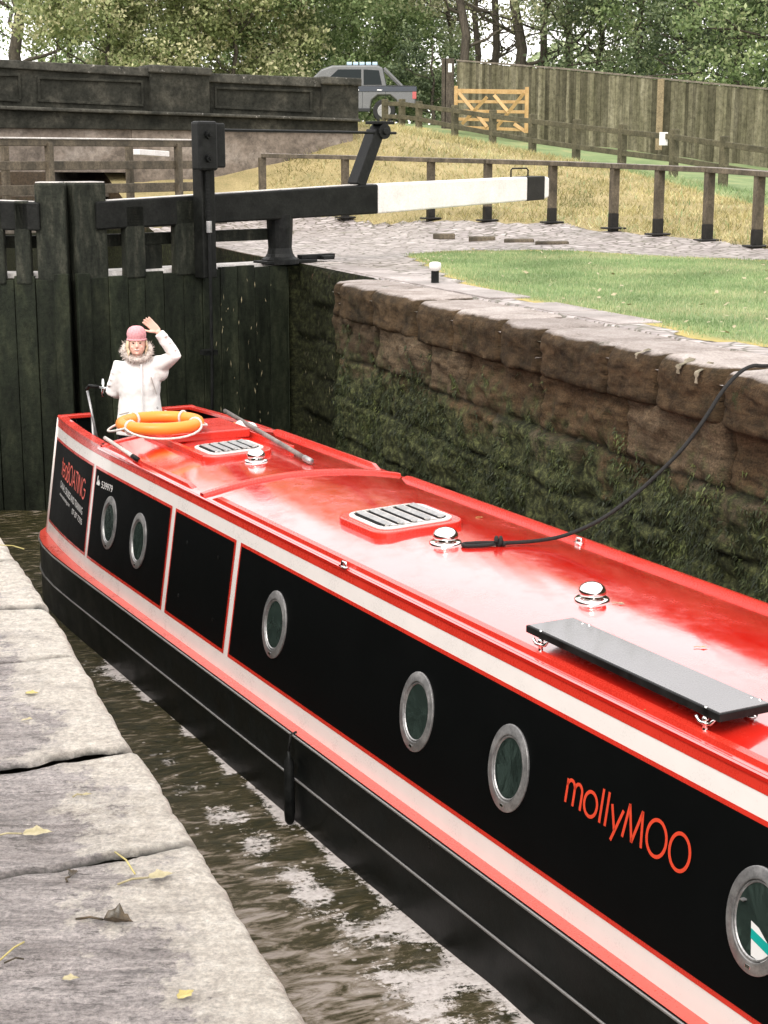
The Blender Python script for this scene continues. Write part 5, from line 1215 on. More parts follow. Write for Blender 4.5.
f0 = atY(662, 79, 47.3); f1 = atY(662, 150, 47.3); mb = MB(); mb.box((f0.x - .03, f0.y - .04, (f0.z + f1.z) / 2), (.20, .03, f0.z - f1.z), rz=-.6); mb.build('replacement_board', M['fencenew'], tf)
for x in (449.5, 444):
    a = atY(x, 58.5, 52.8); b = atY(x, 134, 52.8); mb = MB(); mb.box((a.x, a.y, (a.z + b.z) / 2), (.30 if x > 446 else .14, .18, a.z - b.z)); mb.build('end_post', M['bark'], tf, bevel=.01)
a = atY(450, 68, 52.4); o = MB(); o.box((a.x, a.y - .02, a.z), (.12, .02, .27)); tag(o.build('marker_plate', M['signwhite'], bevel=.01), 'small white plate on the end post of the board fence', 'sign')
# five bar gate leaning at the fence
gt = empty('field_gate', atY(490, 133, 50), 0, 'new golden timber five bar gate in front of the tall board fence', 'gate')
GA = lambda x, y: atY(x, y, 50.2 - (x - 456) / 72 * 1.6)
for x, y0, y1 in ((456, 86, 131), (527, 87, 133)):
    a = GA(x, y0); b = GA(x, y1); mb = MB(); mb.box((a.x, a.y, (a.z + b.z) / 2), (.11, .11, a.z - b.z)); mb.build('gate_post', M['goldwood'], gt, bevel=.008)
for y0, y1, h_ in ((91, 92, .13), (101.5, 102, .09), (111, 112, .09), (119, 121, .09), (127, 130, .09)):
    mb = MB(); mb.bar(GA(456, y0), GA(527, y1), .04, h_); mb.build('gate_bar', M['goldwood'], gt, bevel=.005)
for (x0, y0), (x1, y1) in (((459, 93), (487, 127)), ((487, 97), (462, 124)), ((524, 93), (496, 128)), ((494, 95), (509, 113)), ((514, 124), (526, 132))):
    mb = MB(); q = Vector((0, -.045, 0)); mb.bar(GA(x0, y0) + q, GA(x1, y1) + q, .03, .10, up=(0, -1, 0)); 
    mb = MB(); A1, B1 = GA(x0, y0) + q, GA(x1, y1) + q; mb.bar(A1, B1, .03, .10, up=tuple(Vector((0, -1, 0)).cross((B1 - A1).normalized()))); mb.build('gate_brace', M['goldwood'], gt, bevel=.004)

# ================================================================== BOLLARD, FOOT GRIPS
p = onz(435, 284); bo = empty('bollard', p, 0, 'small black bollard with a white painted top on the coping', 'bollard')
mb = MB(); mb.lathe(p, [(.055, 0), (.055, .012), (.042, .018), (.042, .14)], 18); mb.build('bollard_shaft', M['blackmetal'], bo, smooth=False)
mb = MB(); mb.lathe(p, [(.043, .14), (.060, .145), (.066, .19), (.060, .225), (.03, .235), (0, .236)], 18); mb.build('bollard_head', M['beamwhite'], bo, smooth=True)
for k, (x, y, wd, lb_) in enumerate(((397, 228.5, .34, 'leftmost raised brick foot grip across the cobbles'), (444, 237, .36, 'second raised brick foot grip from the left on the cobbles'), (482, 240, .42, 'middle raised brick foot grip of the five on the cobbles'), (519, 242.5, .46, 'fourth raised brick foot grip from the left on the cobbles'), (552, 245, .5, 'rightmost raised brick foot grip across the cobbles'))):
    p = onz(x, y, .03); mb = MB(); mb.box((p.x, p.y, p.z + .01), (wd, .12, .1), rz=.02); tag(mb.build('foot_grip', M['railpost'], bevel=.02), lb_, 'foot grip', 'raised foot grips for pushing the balance beam')

# ================================================================== PICKUP TRUCK
# side on, nose to the left; local x forward (left in view)
tr_o = atY(408, 123, 55); tk = empty('pickup_truck', (tr_o.x - 2.4, tr_o.y, tr_o.z), 0, 'silver double cab pickup truck with roof lamps parked behind the bridge', 'pickup truck')
tx0 = tr_o.x + .25
def tq(x, y, z): return Vector((tx0 - x, 55 + y, tr_o.z + z))     # x measured forward from the tail
def tprism(name, poly, w0, w1, m, bev=.03, par=None):
    mb = MB(); mb.prism(poly, w0, w1, lambda a, b, h: tq(a, h, b)); o = mb.build(name, m, tk, bevel=bev, seg=3)
    if par: o.parent = par
    return o
body = tprism('body', [(0, .55), (0, 1.12), (1.62, 1.14), (1.7, 1.12), (3.55, 1.10), (4.75, .98), (5.1, .85), (5.15, .5), (4.75, .42), (4.7, .7), (4.5, .84), (4.15, .84), (3.95, .7), (3.88, .42), (1.5, .40), (1.45, .7), (1.25, .86), (.85, .86), (.65, .7), (.6, .5)], -.85, .85, M['silver'], .05)
tprism('cab', [(.95, 1.12), (1.08, 1.74), (1.3, 1.83), (2.75, 1.82), (3.1, 1.70), (3.75, 1.10)], -.78, .78, M['silver'], .06)
tprism('side_window', [(1.12, 1.2), (1.22, 1.66), (1.72, 1.69), (1.72, 1.2)], -.80, -.785, M['carglass'], .01)
tprism('side_window', [(1.80, 1.2), (1.80, 1.69), (2.55, 1.69), (3.1, 1.2)], -.80, -.785, M['carglass'], .01)
tprism('bed_side_strip', [(-.02, .98), (-.02, 1.14), (3.4, 1.16), (3.4, .98)], -.875, -.84, M['carnavy'], .01)
tprism('bed_cover', [(.02, 1.14), (.02, 1.17), (.95, 1.19), (.95, 1.15)], -.82, .82, M['cardark'], .01)
tprism('sports_bar', [(.38, 1.15), (.50, 1.15), (1.08, 1.70), (1.02, 1.77)], -.76, -.68, M['silver'], .02)
tprism('sports_bar', [(.38, 1.15), (.50, 1.15), (1.08, 1.70), (1.02, 1.77)], .68, .76, M['silver'], .02)
tprism('bumper', [(-.12, .45), (-.12, .66), (.1, .66), (.1, .45)], -.8, .8, M['cardark'], .03)
tprism('bumper', [(5.05, .35), (5.1, .62), (5.25, .6), (5.22, .36)], -.8, .8, M['cardark'], .03)
tprism('tail_lamp', [(-.01, .75), (-.01, 1.08), (.12, 1.08), (.12, .75)], -.87, -.8, M['lip'], .01)
tprism('sill', [(1.5, .34), (1.5, .46), (3.9, .46), (3.9, .34)], -.88, -.8, M['cardark'], .02)
for k, x in enumerate((1.0, 1.76, 2.8)):
    mb = MB(); mb.tube([tq(x, -.853, .45), tq(x + (0.0 if k < 2 else .1), -.853, 1.1)], .006, 6); mb.build('door_seam', M['cardark'], tk)
for x in (1.2, 1.95): mb = MB(); mb.box(tq(x, -.87, 1.03), (.16, .02, .03)); mb.build('door_handle', M['chrome'], tk, bevel=.005)
for x in (1.05, 4.32):
    for yy in (-.80, .80):
        mb = MB(); c = tq(x, yy, .37); mb.tube([c + Vector((0, -.11, 0)), c + Vector((0, .11, 0))], .37, 28); wv = mb.build('wheel', M['tyre'], tk, bevel=.04, seg=3)
        mb = MB(); mb.tube([c + Vector((0, -.125, 0)), c + Vector((0, -.08, 0))], .22, 20); q = mb.build('rim', M['alu'], tk, bevel=.01); q.parent = wv
for k in range(5):
    mb = MB(); c = tq(2.35, -.6 + .3 * k, 1.90); 
    c = tq(1.35 + .21 * k, -.5, 1.885); mb.box(c, (.17, .16, .10)); mb.build('roof_lamp', M['bluelamp'], tk, bevel=.02)
mb = MB(); mb.bar(tq(1.2, -.5, 1.84), tq(2.3, -.5, 1.84), .04, .03); mb.build('lamp_bar', M['cardark'], tk)

# ================================================================== TREES
def crown_mesh(name, m, blobs, n, leaf, parent, seed, density_hi=1.0):
    r = np.random.default_rng(seed); V = []; tn = []
    w_ = np.array([b[3] ** 2 for b in blobs]); w_ = w_ / w_.sum(); cnt = r.multinomial(n, w_)
    Ps = []; Ts = []; Ls = []
    for (x, y, z, R), c in zip(blobs, cnt):
        d = r.normal(0, 1, (c, 3)); d /= np.linalg.norm(d, axis=1)[:, None]; rad = R * (1 - .55 * r.random(c) ** 1.6) * (1 + .12 * r.normal(0, 1, c))
        p = d * rad[:, None] * [1, 1, .82] + [x, y, z]
        # clumps: pull towards random twig centres
        k = max(4, c // 26); cen = p[r.integers(0, c, k)] if c else p; ci = r.integers(0, k, c); p = p * .30 + cen[ci] * .70 + r.normal(0, R * .05, (c, 3))
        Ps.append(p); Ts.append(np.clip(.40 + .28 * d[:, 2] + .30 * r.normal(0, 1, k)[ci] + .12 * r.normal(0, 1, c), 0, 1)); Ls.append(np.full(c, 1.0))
    P = np.concatenate(Ps); T = np.concatenate(Ts); c = len(P)
    a = r.normal(0, 1, (c, 3)); a /= np.linalg.norm(a, axis=1)[:, None]; b = np.cross(a, r.normal(0, 1, (c, 3))); b /= np.linalg.norm(b, axis=1)[:, None]
    L = leaf * r.uniform(.6, 1.3, c) * np.where(P[:, 2] > 11, 2.0, 1.0)
    keep = (P[:, 2] < 11) | (r.random(c) < .4); P, T, a, b, L = P[keep], T[keep], a[keep], b[keep], L[keep]
    a = a * L[:, None] / 2; b = b * (L * .55)[:, None] / 2
    V = np.stack([P - a, P + b, P + a, P - b], 1).reshape(-1, 3)
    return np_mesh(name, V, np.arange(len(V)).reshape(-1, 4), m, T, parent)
def limb(mb, a, b, r0, r1, seed, n=7, wob=.06):
    r = random.Random(seed); a = Vector(a); b = Vector(b); L = (b - a).length; pts = []; rr = []
    for i in range(n):
        f = i / (n - 1); q = a.lerp(b, f) + Vector((r.gauss(0, 1), r.gauss(0, 1), 0)) * L * wob * math.sin(math.pi * f) * .5; pts.append(q); rr.append(r0 + (r1 - r0) * f)
    mb.tube(pts, rr, 8); return pts
def tree(x, D, hgt_, trunk_r, crown_r, m, n, leaf, label, seed, z0=None, crown_z=(.35, 1.0), name='tree', lean=0, nlimbs=7, group='trees behind the fence', cat='tree', squash=1.0, twigs=0):
    r = random.Random(seed); base = atY(x, 120, D); base.z = 2.2 if z0 is None else z0
    t = empty(name, base, 0, label, cat, group)
    mb = MB(); top = base + Vector((lean, 0, hgt_ * .8)); tp_ = limb(mb, base - Vector((0, 0, .3)), top, trunk_r, trunk_r * .3, seed, 9, .03); mb.build('trunk', M['bark'], t, smooth=True)
    mb = MB(); blobs = []
    for k in range(nlimbs):
        f = crown_z[0] * .8 + (.95 - crown_z[0] * .8) * (k + r.random() * .5) / nlimbs; s_ = base.lerp(top, min(f, .98)); an = k * 2.4 + r.random(); l = crown_r * r.uniform(.6, .95) * (1 - .35 * abs(f - .5))
        e = s_ + Vector((math.cos(an) * l, math.sin(an) * l * .8, l * r.uniform(.25, .7))); pts = limb(mb, s_, e, trunk_r * .38 * (1.1 - f), .02, seed + k, 6, .12)
        for q in range(twigs):
            pp = pts[r.randrange(2, 6)]; limb(mb, pp, pp + Vector((r.gauss(0, 1), r.gauss(0, .6), r.gauss(.3, .6))) * crown_r * .35, .035, .01, seed + k * 9 + q, 4, .15)
        blobs.append((e.x, e.y, e.z, crown_r * r.uniform(.35, .55)))
        if k % 2: blobs.append((s_.x + r.uniform(-.4, .4) * crown_r, s_.y + r.uniform(-.4, .2) * crown_r, s_.z + crown_r * .25, crown_r * r.uniform(.35, .5)))
    mb.build('limbs', M['bark'], t, smooth=True)
    lo = base.z + hgt_ * crown_z[0]
    blobs = [(a, b, max(c, lo + rr_ * .5), rr_) for a, b, c, rr_ in blobs]
    crown_mesh('crown', m, blobs, n, leaf, t, seed); return t
bush = 'leafy trees behind the bridge'
# olive willowy tree at far left
tree(22, 62, 15, .28, 4.2, M['leaf_olive'], 9000, .15, 'loose olive green willow with bare dark branches at the far left', 11, crown_z=(.04, 1), nlimbs=12, group=bush, twigs=5)
tree(-60, 70, 16, .3, 5, M['leaf_olive'], 7000, .22, 'olive tree standing just beyond the left edge', 12, crown_z=(.05, 1), group=bush)
specs = [(108, 56, 8.5, 2.9, 'leaf_bush', 'reddish tinged bushy tree above the left parapet'), (172, 60, 12, 3.4, 'leaf_bush', 'yellow green bushy tree above the middle pier of the parapet'), (236, 58, 9.5, 3.1, 'leaf_bush', 'broad yellowing tree right of the parapet pier'),
         (300, 60, 12, 3.3, 'leaf_green', 'dense green tree behind the right end of the parapet'), (352, 66, 10, 3.3, 'leaf_green', 'green leafy tree directly behind the pickup roof'), (400, 70, 9, 3.0, 'leaf_olive', 'lighter thin leaved tree right of the pickup')]
for i, (x, D, h, R, m, lb_) in enumerate(specs):
    tree(x, D, h, .10, R, M[m], 30000, .16, lb_, 31 + i, crown_z=(-.02, 1), nlimbs=16, group=bush)
for i, (x, D) in enumerate(((70, 82), (160, 84), (250, 80), (335, 86))):
    tree(x, D, 25, .16, 7, M['leaf_green'], 20000, .24, ('tall dark tree behind the willow', 'tall dark tree rising behind the parapet pier', 'tall dark tree behind the yellowing bush', 'tall dark tree filling the gap behind the pickup')[i], 51 + i, crown_z=(.05, 1), nlimbs=12, group=bush)
# low dark shrub by the pickup tail
tree(432, 58, 3.6, .08, 1.7, M['leaf_dark'], 5000, .13, 'low dark shrub between the pickup and the board fence', 71, crown_z=(.0, 1), nlimbs=7, name='shrub', cat='shrub', group=None)
# trunk row
for i, (x, D, rr_, h, lb_) in enumerate(((464, 57, .16, 17, 'straight reddish brown trunk rising behind the fence end post'), (477, 66, .13, 16, 'slim grey trunk right of the straight brown trunk'), (488, 64, .15, 17, 'grey mottled trunk left of the forked tree'), (447, 70, .12, 15, 'thin pale trunk left of the fence end post'))):
    tree(x, D, h, rr_ * 1.15, 3.0, M['leaf_thin'], 1700, .17, lb_, 81 + i, crown_z=(.22, 1), nlimbs=9, lean=(.0, -.3, .4, .2)[i], twigs=4)
tree(518, 62, 16, .24, 3.6, M['leaf_thin'], 2600, .17, 'forked trunk tree with thin leaves above the golden gate', 91, crown_z=(.22, 1), nlimbs=10, lean=-.6, twigs=4)
tree(527, 63, 15, .17, 3.4, M['leaf_thin'], 2200, .17, 'leaning second stem beside the forked trunk tree', 92, crown_z=(.25, 1), nlimbs=9, lean=1.8, twigs=4)
tree(566, 68, 15, .2, 3.8, M['leaf_thin'], 6000, .17, 'pale thin tree left of the dense evergreens', 93, crown_z=(.08, 1), nlimbs=12, twigs=4)
dk = [(600, 62, 12, 3.4, 'leaf_olive', 'olive green tree leaning over the middle of the board fence'), (640, 60, 14, 3.8, 'leaf_dark', 'dark green tree behind the pale replacement board'), (690, 58, 13, 3.6, 'leaf_green', 'mid green tree behind the right half of the board fence'), (738, 55, 13, 3.7, 'leaf_dark', 'dense dark tree near the right edge of the photo'), (772, 51, 12, 3.2, 'leaf_green', 'bright green tree at the right edge of the photo'), (830, 53, 13, 4, 'leaf_dark', 'dark tree just beyond the right edge')]
for i, (x, D, h, R, m, lb_) in enumerate(dk): tree(x, D, h, .13, R, M[m], 17000, .16, lb_, 101 + i, crown_z=(.02, 1), nlimbs=16, twigs=2)
for i, (x, D) in enumerate(((655, 84), (735, 80), (810, 82))):
    tree(x, D, 24, .16, 6.5, M['leaf_dark'], 12000, .26, ('tall dark tree far behind the board fence middle', 'tall dark tree far behind the board fence right part', 'tall dark tree far behind, past the right edge')[i], 121 + i, crown_z=(.1, 1), nlimbs=12)
# far wood that closes the view
n = 26000; X = rng.uniform(-75, 75, n); hh = 4.5 + 3.5 * np.array([mn.noise(Vector((x * .12, 0, 4))) for x in X]); Z = 2 + rng.random(n) ** .8 * hh; Y = 112 + rng.normal(0, 3, n); P = np.stack([X, Y, Z], 1)
a = rng.normal(0, 1, (n, 3)); a /= np.linalg.norm(a, axis=1)[:, None]; b = np.cross(a, rng.normal(0, 1, (n, 3))); b /= np.linalg.norm(b, axis=1)[:, None]; a *= .3; b *= .2
tag(np_mesh('distant_wood', np.stack([P - a, P + b, P + a, P - b], 1).reshape(-1, 3), np.arange(4 * n).reshape(n, 4), M['leaf_olive'], np.clip(rng.normal(.5, .25, n), 0, 1)), 'distant hazy green wood behind all the trees', kind='stuff')

# ================================================================== FLAGSTONE PAVING behind the far coping
mb = MB(); r = random.Random(12)
edge = [onz(*q) for q in ((330, 262), (406, 257), (446, 277), (479, 289), (514, 300), (576, 309), (651, 325), (688, 337), (768, 350), (1100, 420))]
es = [(p.x * LD[0] + p.y * LD[1], p.x * LE[0] + p.y * LE[1]) for p in edge]; es.sort()
u = 6.37
while u < 10:
    wd = r.uniform(.38, .55); s_ = 3 + r.random()
    while s_ < 18.6:
        l = r.uniform(.5, 1.1); lim = np.interp(s_ + l / 2, [e[0] for e in es], [e[1] for e in es])
        if u + wd * .6 < lim:
            z = r.uniform(-.004, .006) + .012
            q = [(s_ + .01 + r.uniform(0, .02), u + .01 + r.uniform(0, .015)), (s_ + l - .01 - r.uniform(0, .02), u + .01 + r.uniform(0, .015)), (s_ + l - .01 - r.uniform(0, .02), u + wd - .01 - r.uniform(0, .015)), (s_ + .01 + r.uniform(0, .02), u + wd - .01 - r.uniform(0, .015))]
            mb.prism(q, z - .05, z, lambda a, b, h: LW(a, b, h), t=r.random())
        s_ += l
    u += wd
M['flag'] = weathered('worn_flagstone', (.26, .22, .205), (.40, .355, .335), (.52, .47, .45), scale=2.5, rough=.5, bumpd=.008, tintamt=.3, spot=(.14, .14, .07), spot_at=.66, mid=.25)
tag(mb.build('paving', M['flag'], bevel=.006), 'worn flagstones between the far coping and the lawn', kind='structure')

# ================================================================== PERSON at the stern
pz = -1.855; S_P = 13.9
r_ = ray(140, 400); pp = r_ * ((S_P + BOFF) / (r_ @ BD)); PL = Vector((pp[0], pp[1], pz)); prz = math.atan2(-PL.x, PL.y)
pers = empty('person', PL, prz, 'person in white coat and pink knitted hat waving from the stern deck', 'person')
def ell(mb, c, r3, n=16, m=10):
    prof_ = []; c = Vector(c); V = []
    for i in range(m + 1):
        a = math.pi * i / m
        for k in range(n): b = 2 * math.pi * k / n; V.append(c + Vector((r3[0] * math.sin(a) * math.cos(b), r3[1] * math.sin(a) * math.sin(b), r3[2] * math.cos(a))))
    mb.add(V, [(i * n + k, i * n + (k + 1) % n, (i + 1) * n + (k + 1) % n, (i + 1) * n + k) for i in range(m) for k in range(n)])
def loft(mb, rings, n=20):    # rings: (cx,cy,cz,rx,ry)
    V = []
    for cx, cy, cz, rx, ry in rings: V += [Vector((cx + rx * math.cos(2 * math.pi * k / n), cy + ry * math.sin(2 * math.pi * k / n), cz)) for k in range(n)]
    F = [(i * n + k, i * n + (k + 1) % n, (i + 1) * n + (k + 1) % n, (i + 1) * n + k) for i in range(len(rings) - 1) for k in range(n)]
    F += [tuple(range(n))[::-1], tuple((len(rings) - 1) * n + k for k in range(n))]; mb.add(V, F)
def remesh(mb, name, m, vox, parent=pers, it=3):
    o = mb.build(name, m, parent, T=lambda x, y, z: Vector((x, y, z)), smooth=True)
    a = o.modifiers.new('r', 'REMESH'); a.mode = 'VOXEL'; a.voxel_size = vox; a.use_smooth_shade = True
    b = o.modifiers.new('s', 'SMOOTH'); b.iterations = it; b.factor = .5
    return o
# body: one continuous surface
mb = MB()
HC = Vector((-.012, -.03, 1.545))
loft(mb, [(HC.x, HC.y - .012, 1.432, .034, .038), (HC.x, HC.y - .018, 1.45, .052, .060), (HC.x, HC.y - .010, 1.485, .069, .080), (HC.x, HC.y, 1.53, .074, .09), (HC.x, HC.y + .006, 1.58, .077, .095), (HC.x, HC.y + .008, 1.62, .07, .086), (HC.x, HC.y + .006, 1.65, .045, .06)])
ell(mb, HC + Vector((0, -.096, -.022)), (.013, .018, .020)); ell(mb, HC + Vector((0, -.088, .004)), (.009, .012, .022))
for sx in (-1, 1): ell(mb, HC + Vector((.033 * sx, -.067, -.035)), (.022, .016, .018)); ell(mb, HC + Vector((.079 * sx, .01, -.01)), (.010, .018, .028))
ell(mb, HC + Vector((0, -.074, -.088)), (.020, .018, .014))
loft(mb, [(-.008, .01, 1.30, .07, .06), (-.01, -.005, 1.38, .05, .052), (-.012, -.012, 1.46, .047, .05)])
loft(mb, [(0, .02, .80, .15, .11), (0, .02, .95, .125, .095), (0, .015, 1.10, .12, .09), (0, .01, 1.25, .15, .095), (0, .01, 1.34, .14, .08), (-.005, .01, 1.39, .06, .06)])
for sx in (-1, 1): loft(mb, [(.10 * sx, -.02, .02, .045, .10), (.10 * sx, .02, .08, .04, .05), (.10 * sx, .02, .28, .055, .06), (.095 * sx, .0, .48, .055, .06), (.085 * sx, .01, .72, .08, .085), (.08 * sx, .02, .86, .08, .09)])
SH_L, EL_L, WR_L = Vector((.155, 0, 1.335)), Vector((.315, -.13, 1.44)), Vector((.175, -.16, 1.665))
SH_R, EL_R, WR_R = Vector((-.165, .01, 1.32)), Vector((-.245, .06, 1.09)), Vector((-.17, .24, 1.04))
for a_, b_, c_ in ((SH_L, EL_L, WR_L), (SH_R, EL_R, WR_R)): mb.tube([a_, a_.lerp(b_, .5), b_, b_.lerp(c_, .4), c_], [.05, .042, .036, .034, .024], 12)
# raised hand: palm to the camera, fingers up and to the left
def hand(wr, dirn, side, nrm, curl=.12, spread=1.0, s=1.0):
    d = dirn.normalized(); x = side.normalized(); n = nrm.normalized()
    V = lambda a, b, c: wr + d * a * s + x * b * s + n * c * s
    ell_pts = [V(.0, 0, 0), V(.03, 0, 0), V(.075, .002, 0)]
    for b in (-.028, -.010, .010, .028): mb.tube([V(-.01, b * .6, 0), V(.03, b * .85, .0), V(.085, b, .0)], [.014 * s, .0145 * s, .0115 * s], 8)
    for b, l, sp in ((-.030, .062, -.20), (-.011, .074, -.06), (.010, .078, .05), (.030, .070, .18)):
        mb.tube([V(.080, b, 0), V(.080 + l * .5, b + sp * l * .5 * spread, curl * l * .3), V(.080 + l * .8, b + sp * l * .8 * spread, curl * l * .8), V(.080 + l, b + sp * l * spread, curl * l * 1.2)], [.0105 * s, .0095 * s, .0085 * s, .0065 * s], 8)
    mb.tube([V(.012, .024, .004), V(.04, .050, .010), V(.066, .066, .012), V(.085, .072, .010)], [.014 * s, .012 * s, .0105 * s, .008 * s], 8)
hand(WR_L, Vector((-.62, -.02, .62)), Vector((-.62, 0, -.62)), Vector((0, -1, 0)), .2, .45, 1.0)
hand(WR_R, Vector((.25, .6, -.1)), Vector((0, 0, 1)), Vector((1, 0, 0)), 1.1, .3, .95)
remesh(mb, 'body', M['skin'], .0055, it=2)
# coat
mb = MB()
loft(mb, [(0, .02, .70, .225, .165), (0, .02, .78, .222, .162), (-.003, .02, .95, .195, .145), (-.003, .015, 1.06, .185, .135), (-.003, .01, 1.18, .20, .135), (0, .01, 1.28, .20, .125), (0, .005, 1.34, .175, .11), (-.005, .0, 1.385, .115, .09), (-.008, -.005, 1.415, .095, .085)], 28)
mb.tube([SH_L + Vector((-.05, 0, -.03)), SH_L, SH_L.lerp(EL_L, .5) + Vector((0, 0, -.02)), EL_L + Vector((.008, 0, .0)), EL_L.lerp(WR_L, .45) + Vector((.01, 0, 0)), EL_L.lerp(WR_L, .9)], [.09, .085, .075, .066, .056, .046], 16)
mb.tube([SH_R + Vector((.05, 0, -.03)), SH_R, SH_R.lerp(EL_R, .5), EL_R, EL_R.lerp(WR_R, .45), EL_R.lerp(WR_R, .9)], [.09, .085, .072, .064, .056, .048], 16)
ell(mb, (.20, -.02, 1.30), (.07, .08, .11))
for f in (.2, .45, .7):   # creases
    c = SH_R.lerp(EL_R, f); ell(mb, c + Vector((-.052, -.02, 0)), (.022, .05, .014))
for f in (.25, .55, .8):
    c = EL_L.lerp(WR_L, f); ell(mb, c + Vector((.045, -.02, 0)), (.02, .045, .014))
coat = remesh(mb, 'coat', M['jacket'], .011, it=4)
td = bpy.data.textures.new('folds', 'CLOUDS'); td.noise_scale = .09
dm = coat.modifiers.new('d', 'DISPLACE'); dm.texture = td; dm.strength = .016; dm.mid_level = .5
def pm(mb, name, m, par=coat, **k):
    o = mb.build(name, m, None, T=lambda x, y, z: Vector((x, y, z)), **k); o.parent = par; return o
mb = MB(); mb.tube([(0.02, -.128, 1.36), (.022, -.150, 1.2), (.02, -.150, 1.0), (.02, -.165, .74)], .008, 6); pm(mb, 'zip_placket', M['signwhite'])
M['greyseam'] = plain('grey_seam', (.45, .41, .38), .8)
for pts_ in ([(.105, -.118, 1.24), (.15, -.095, 1.08)], [(.10, -.150, .93), (.19, -.10, .90)], [(-.10, -.150, .93), (-.19, -.10, .90)]):
    mb = MB(); mb.tube(pts_, .006, 6); pm(mb, 'pocket_zip', M['greyseam'])
for x, z in ((.155, .965), (-.12, .91)):
    mb = MB(); ell(mb, (x, -.148, z), (.010, .008, .010)); pm(mb, 'toggle', M['alu'])
# trousers and boots
mb = MB()
for sx in (-1, 1): loft(mb, [(.10 * sx, .02, .07, .06, .07), (.10 * sx, .02, .28, .068, .075), (.095 * sx, .0, .48, .07, .075), (.085 * sx, .01, .72, .095, .1), (.08 * sx, .02, .88, .1, .11)])
remesh(mb, 'trousers', M['denim'], .012)
for sx in (-1, 1):
    mb = MB(); ell(mb, (.10 * sx, -.04, .045), (.052, .13, .05)); mb.tube([(.10 * sx, .03, .05), (.10 * sx, .025, .18)], .062, 14); remesh(mb, 'boot', M['tyre'], .01)
# hat, hair, fur hood, face
mb = MB(); prof_ = [(.086, .012), (.091, .03), (.093, .05), (.091, .072), (.083, .094), (.066, .114), (.04, .127), (.0, .132)]
n_ = 48; V = []
for rr_, zz in [(.080, .0), (.085, -.002)] + prof_:
    for k in range(n_): a = 2 * math.pi * k / n_; q = rr_ * (1 + .018 * math.cos(a * 24)); V.append(HC + Vector((q * .93 * math.cos(a), q * 1.10 * math.sin(a) + .008, .022 + zz + (.008 * math.sin(a) * 0))))
mb.add(V, [(i * n_ + k, i * n_ + (k + 1) % n_, (i + 1) * n_ + (k + 1) % n_, (i + 1) * n_ + k) for i in range(9) for k in range(n_)]); hat = pm(mb, 'knitted_hat', M['hat'], pers, smooth=True)
mb = MB(); mb.tube([HC + Vector((.082 * math.cos(a), .008 + .097 * math.sin(a), .030)) for a in [2 * math.pi * k / 40 for k in range(40)]], .010, 8, closed=True); pm(mb, 'hat_brim', M['hat'], hat, smooth=True)
mb = MB()
for k in range(24):
    sx = -1 if k < 18 else 1; a = random.uniform(.1, 1); x = HC.x + sx * (.068 + .016 * a); y = HC.y - .045 + .05 * a
    mb.tube([(x * 1.0, y, 1.575), (x + sx * .012, y - .012, 1.51), (x + sx * random.uniform(-.01, .01), y - .02, 1.47), (x + sx * random.uniform(-.01, .015), y - .035 - random.random() * .02, random.uniform(1.38, 1.43))], [.006, .007, .006, .002], 6)
pm(mb, 'hair', M['hair'], pers, smooth=True)
# fur trim: ring of short fibres on a soft roll
mb = MB(); roll = []
for k in range(15):
    a = math.pi * (1.0 + k / 14) ; x = HC.x + .118 * math.cos(a); z = 1.475 + .085 * math.sin(a); y = -.03 - .085 * abs(math.sin(a)); roll.append(Vector((x, y, z)))
roll = [Vector((HC.x - .105, .05, 1.52))] + roll + [Vector((HC.x + .105, .05, 1.52))]
mb.tube(smoothpts(roll, 2), [.02] + [.026] * (len(smoothpts(roll, 2)) - 2) + [.02], 10); fr_ = pm(mb, 'fur_trim', M['fur'], coat, smooth=True)
sp_ = smoothpts(roll, 4); nf_ = 1700; Pn = np.array([tuple(sp_[random.randrange(len(sp_))]) for _ in range(nf_)]); D_ = rng.normal(0, 1, (nf_, 3)); D_ /= np.linalg.norm(D_, axis=1)[:, None]; Pn = Pn + D_ * .027
S_ = np.cross(D_, rng.normal(0, 1, (nf_, 3))); S_ /= np.linalg.norm(S_, axis=1)[:, None]
fo = cards(Pn, D_, S_, np.full(nf_, .005), rng.uniform(.012, .032, nf_), rng.random(nf_), 'fur_fibres', M['fur'], tri=True); fo.parent = fr_
for sx in (-1, 1):
    mb = MB(); ell(mb, HC + Vector((.030 * sx, -.084, .004)), (.0105, .006, .006), 12, 8); pm(mb, 'eye', M['eye'], pers, smooth=True)
    mb = MB(); mb.tube([HC + Vector((.016 * sx, -.090, .019)), HC + Vector((.031 * sx, -.090, .024)), HC + Vector((.046 * sx, -.080, .018))], .0028, 6); pm(mb, 'eyebrow', M['hair'], pers, smooth=True)
mb = MB(); mb.tube([HC + Vector((x, -.090 + abs(x) * .42, -.058 + abs(x) ** 2 * 14)) for x in (-.030, -.015, 0, .015, .030)], [.002, .006, .0075, .006, .002], 8); mth = pm(mb, 'mouth', M['lip'], pers, smooth=True)
mb = MB(); mb.tube([HC + Vector((x, -.0965 + abs(x) * .42, -.0565 + abs(x) ** 2 * 14)) for x in (-.020, -.010, 0, .010, .020)], .0038, 6); pm(mb, 'teeth', M['tooth'], mth, smooth=True)

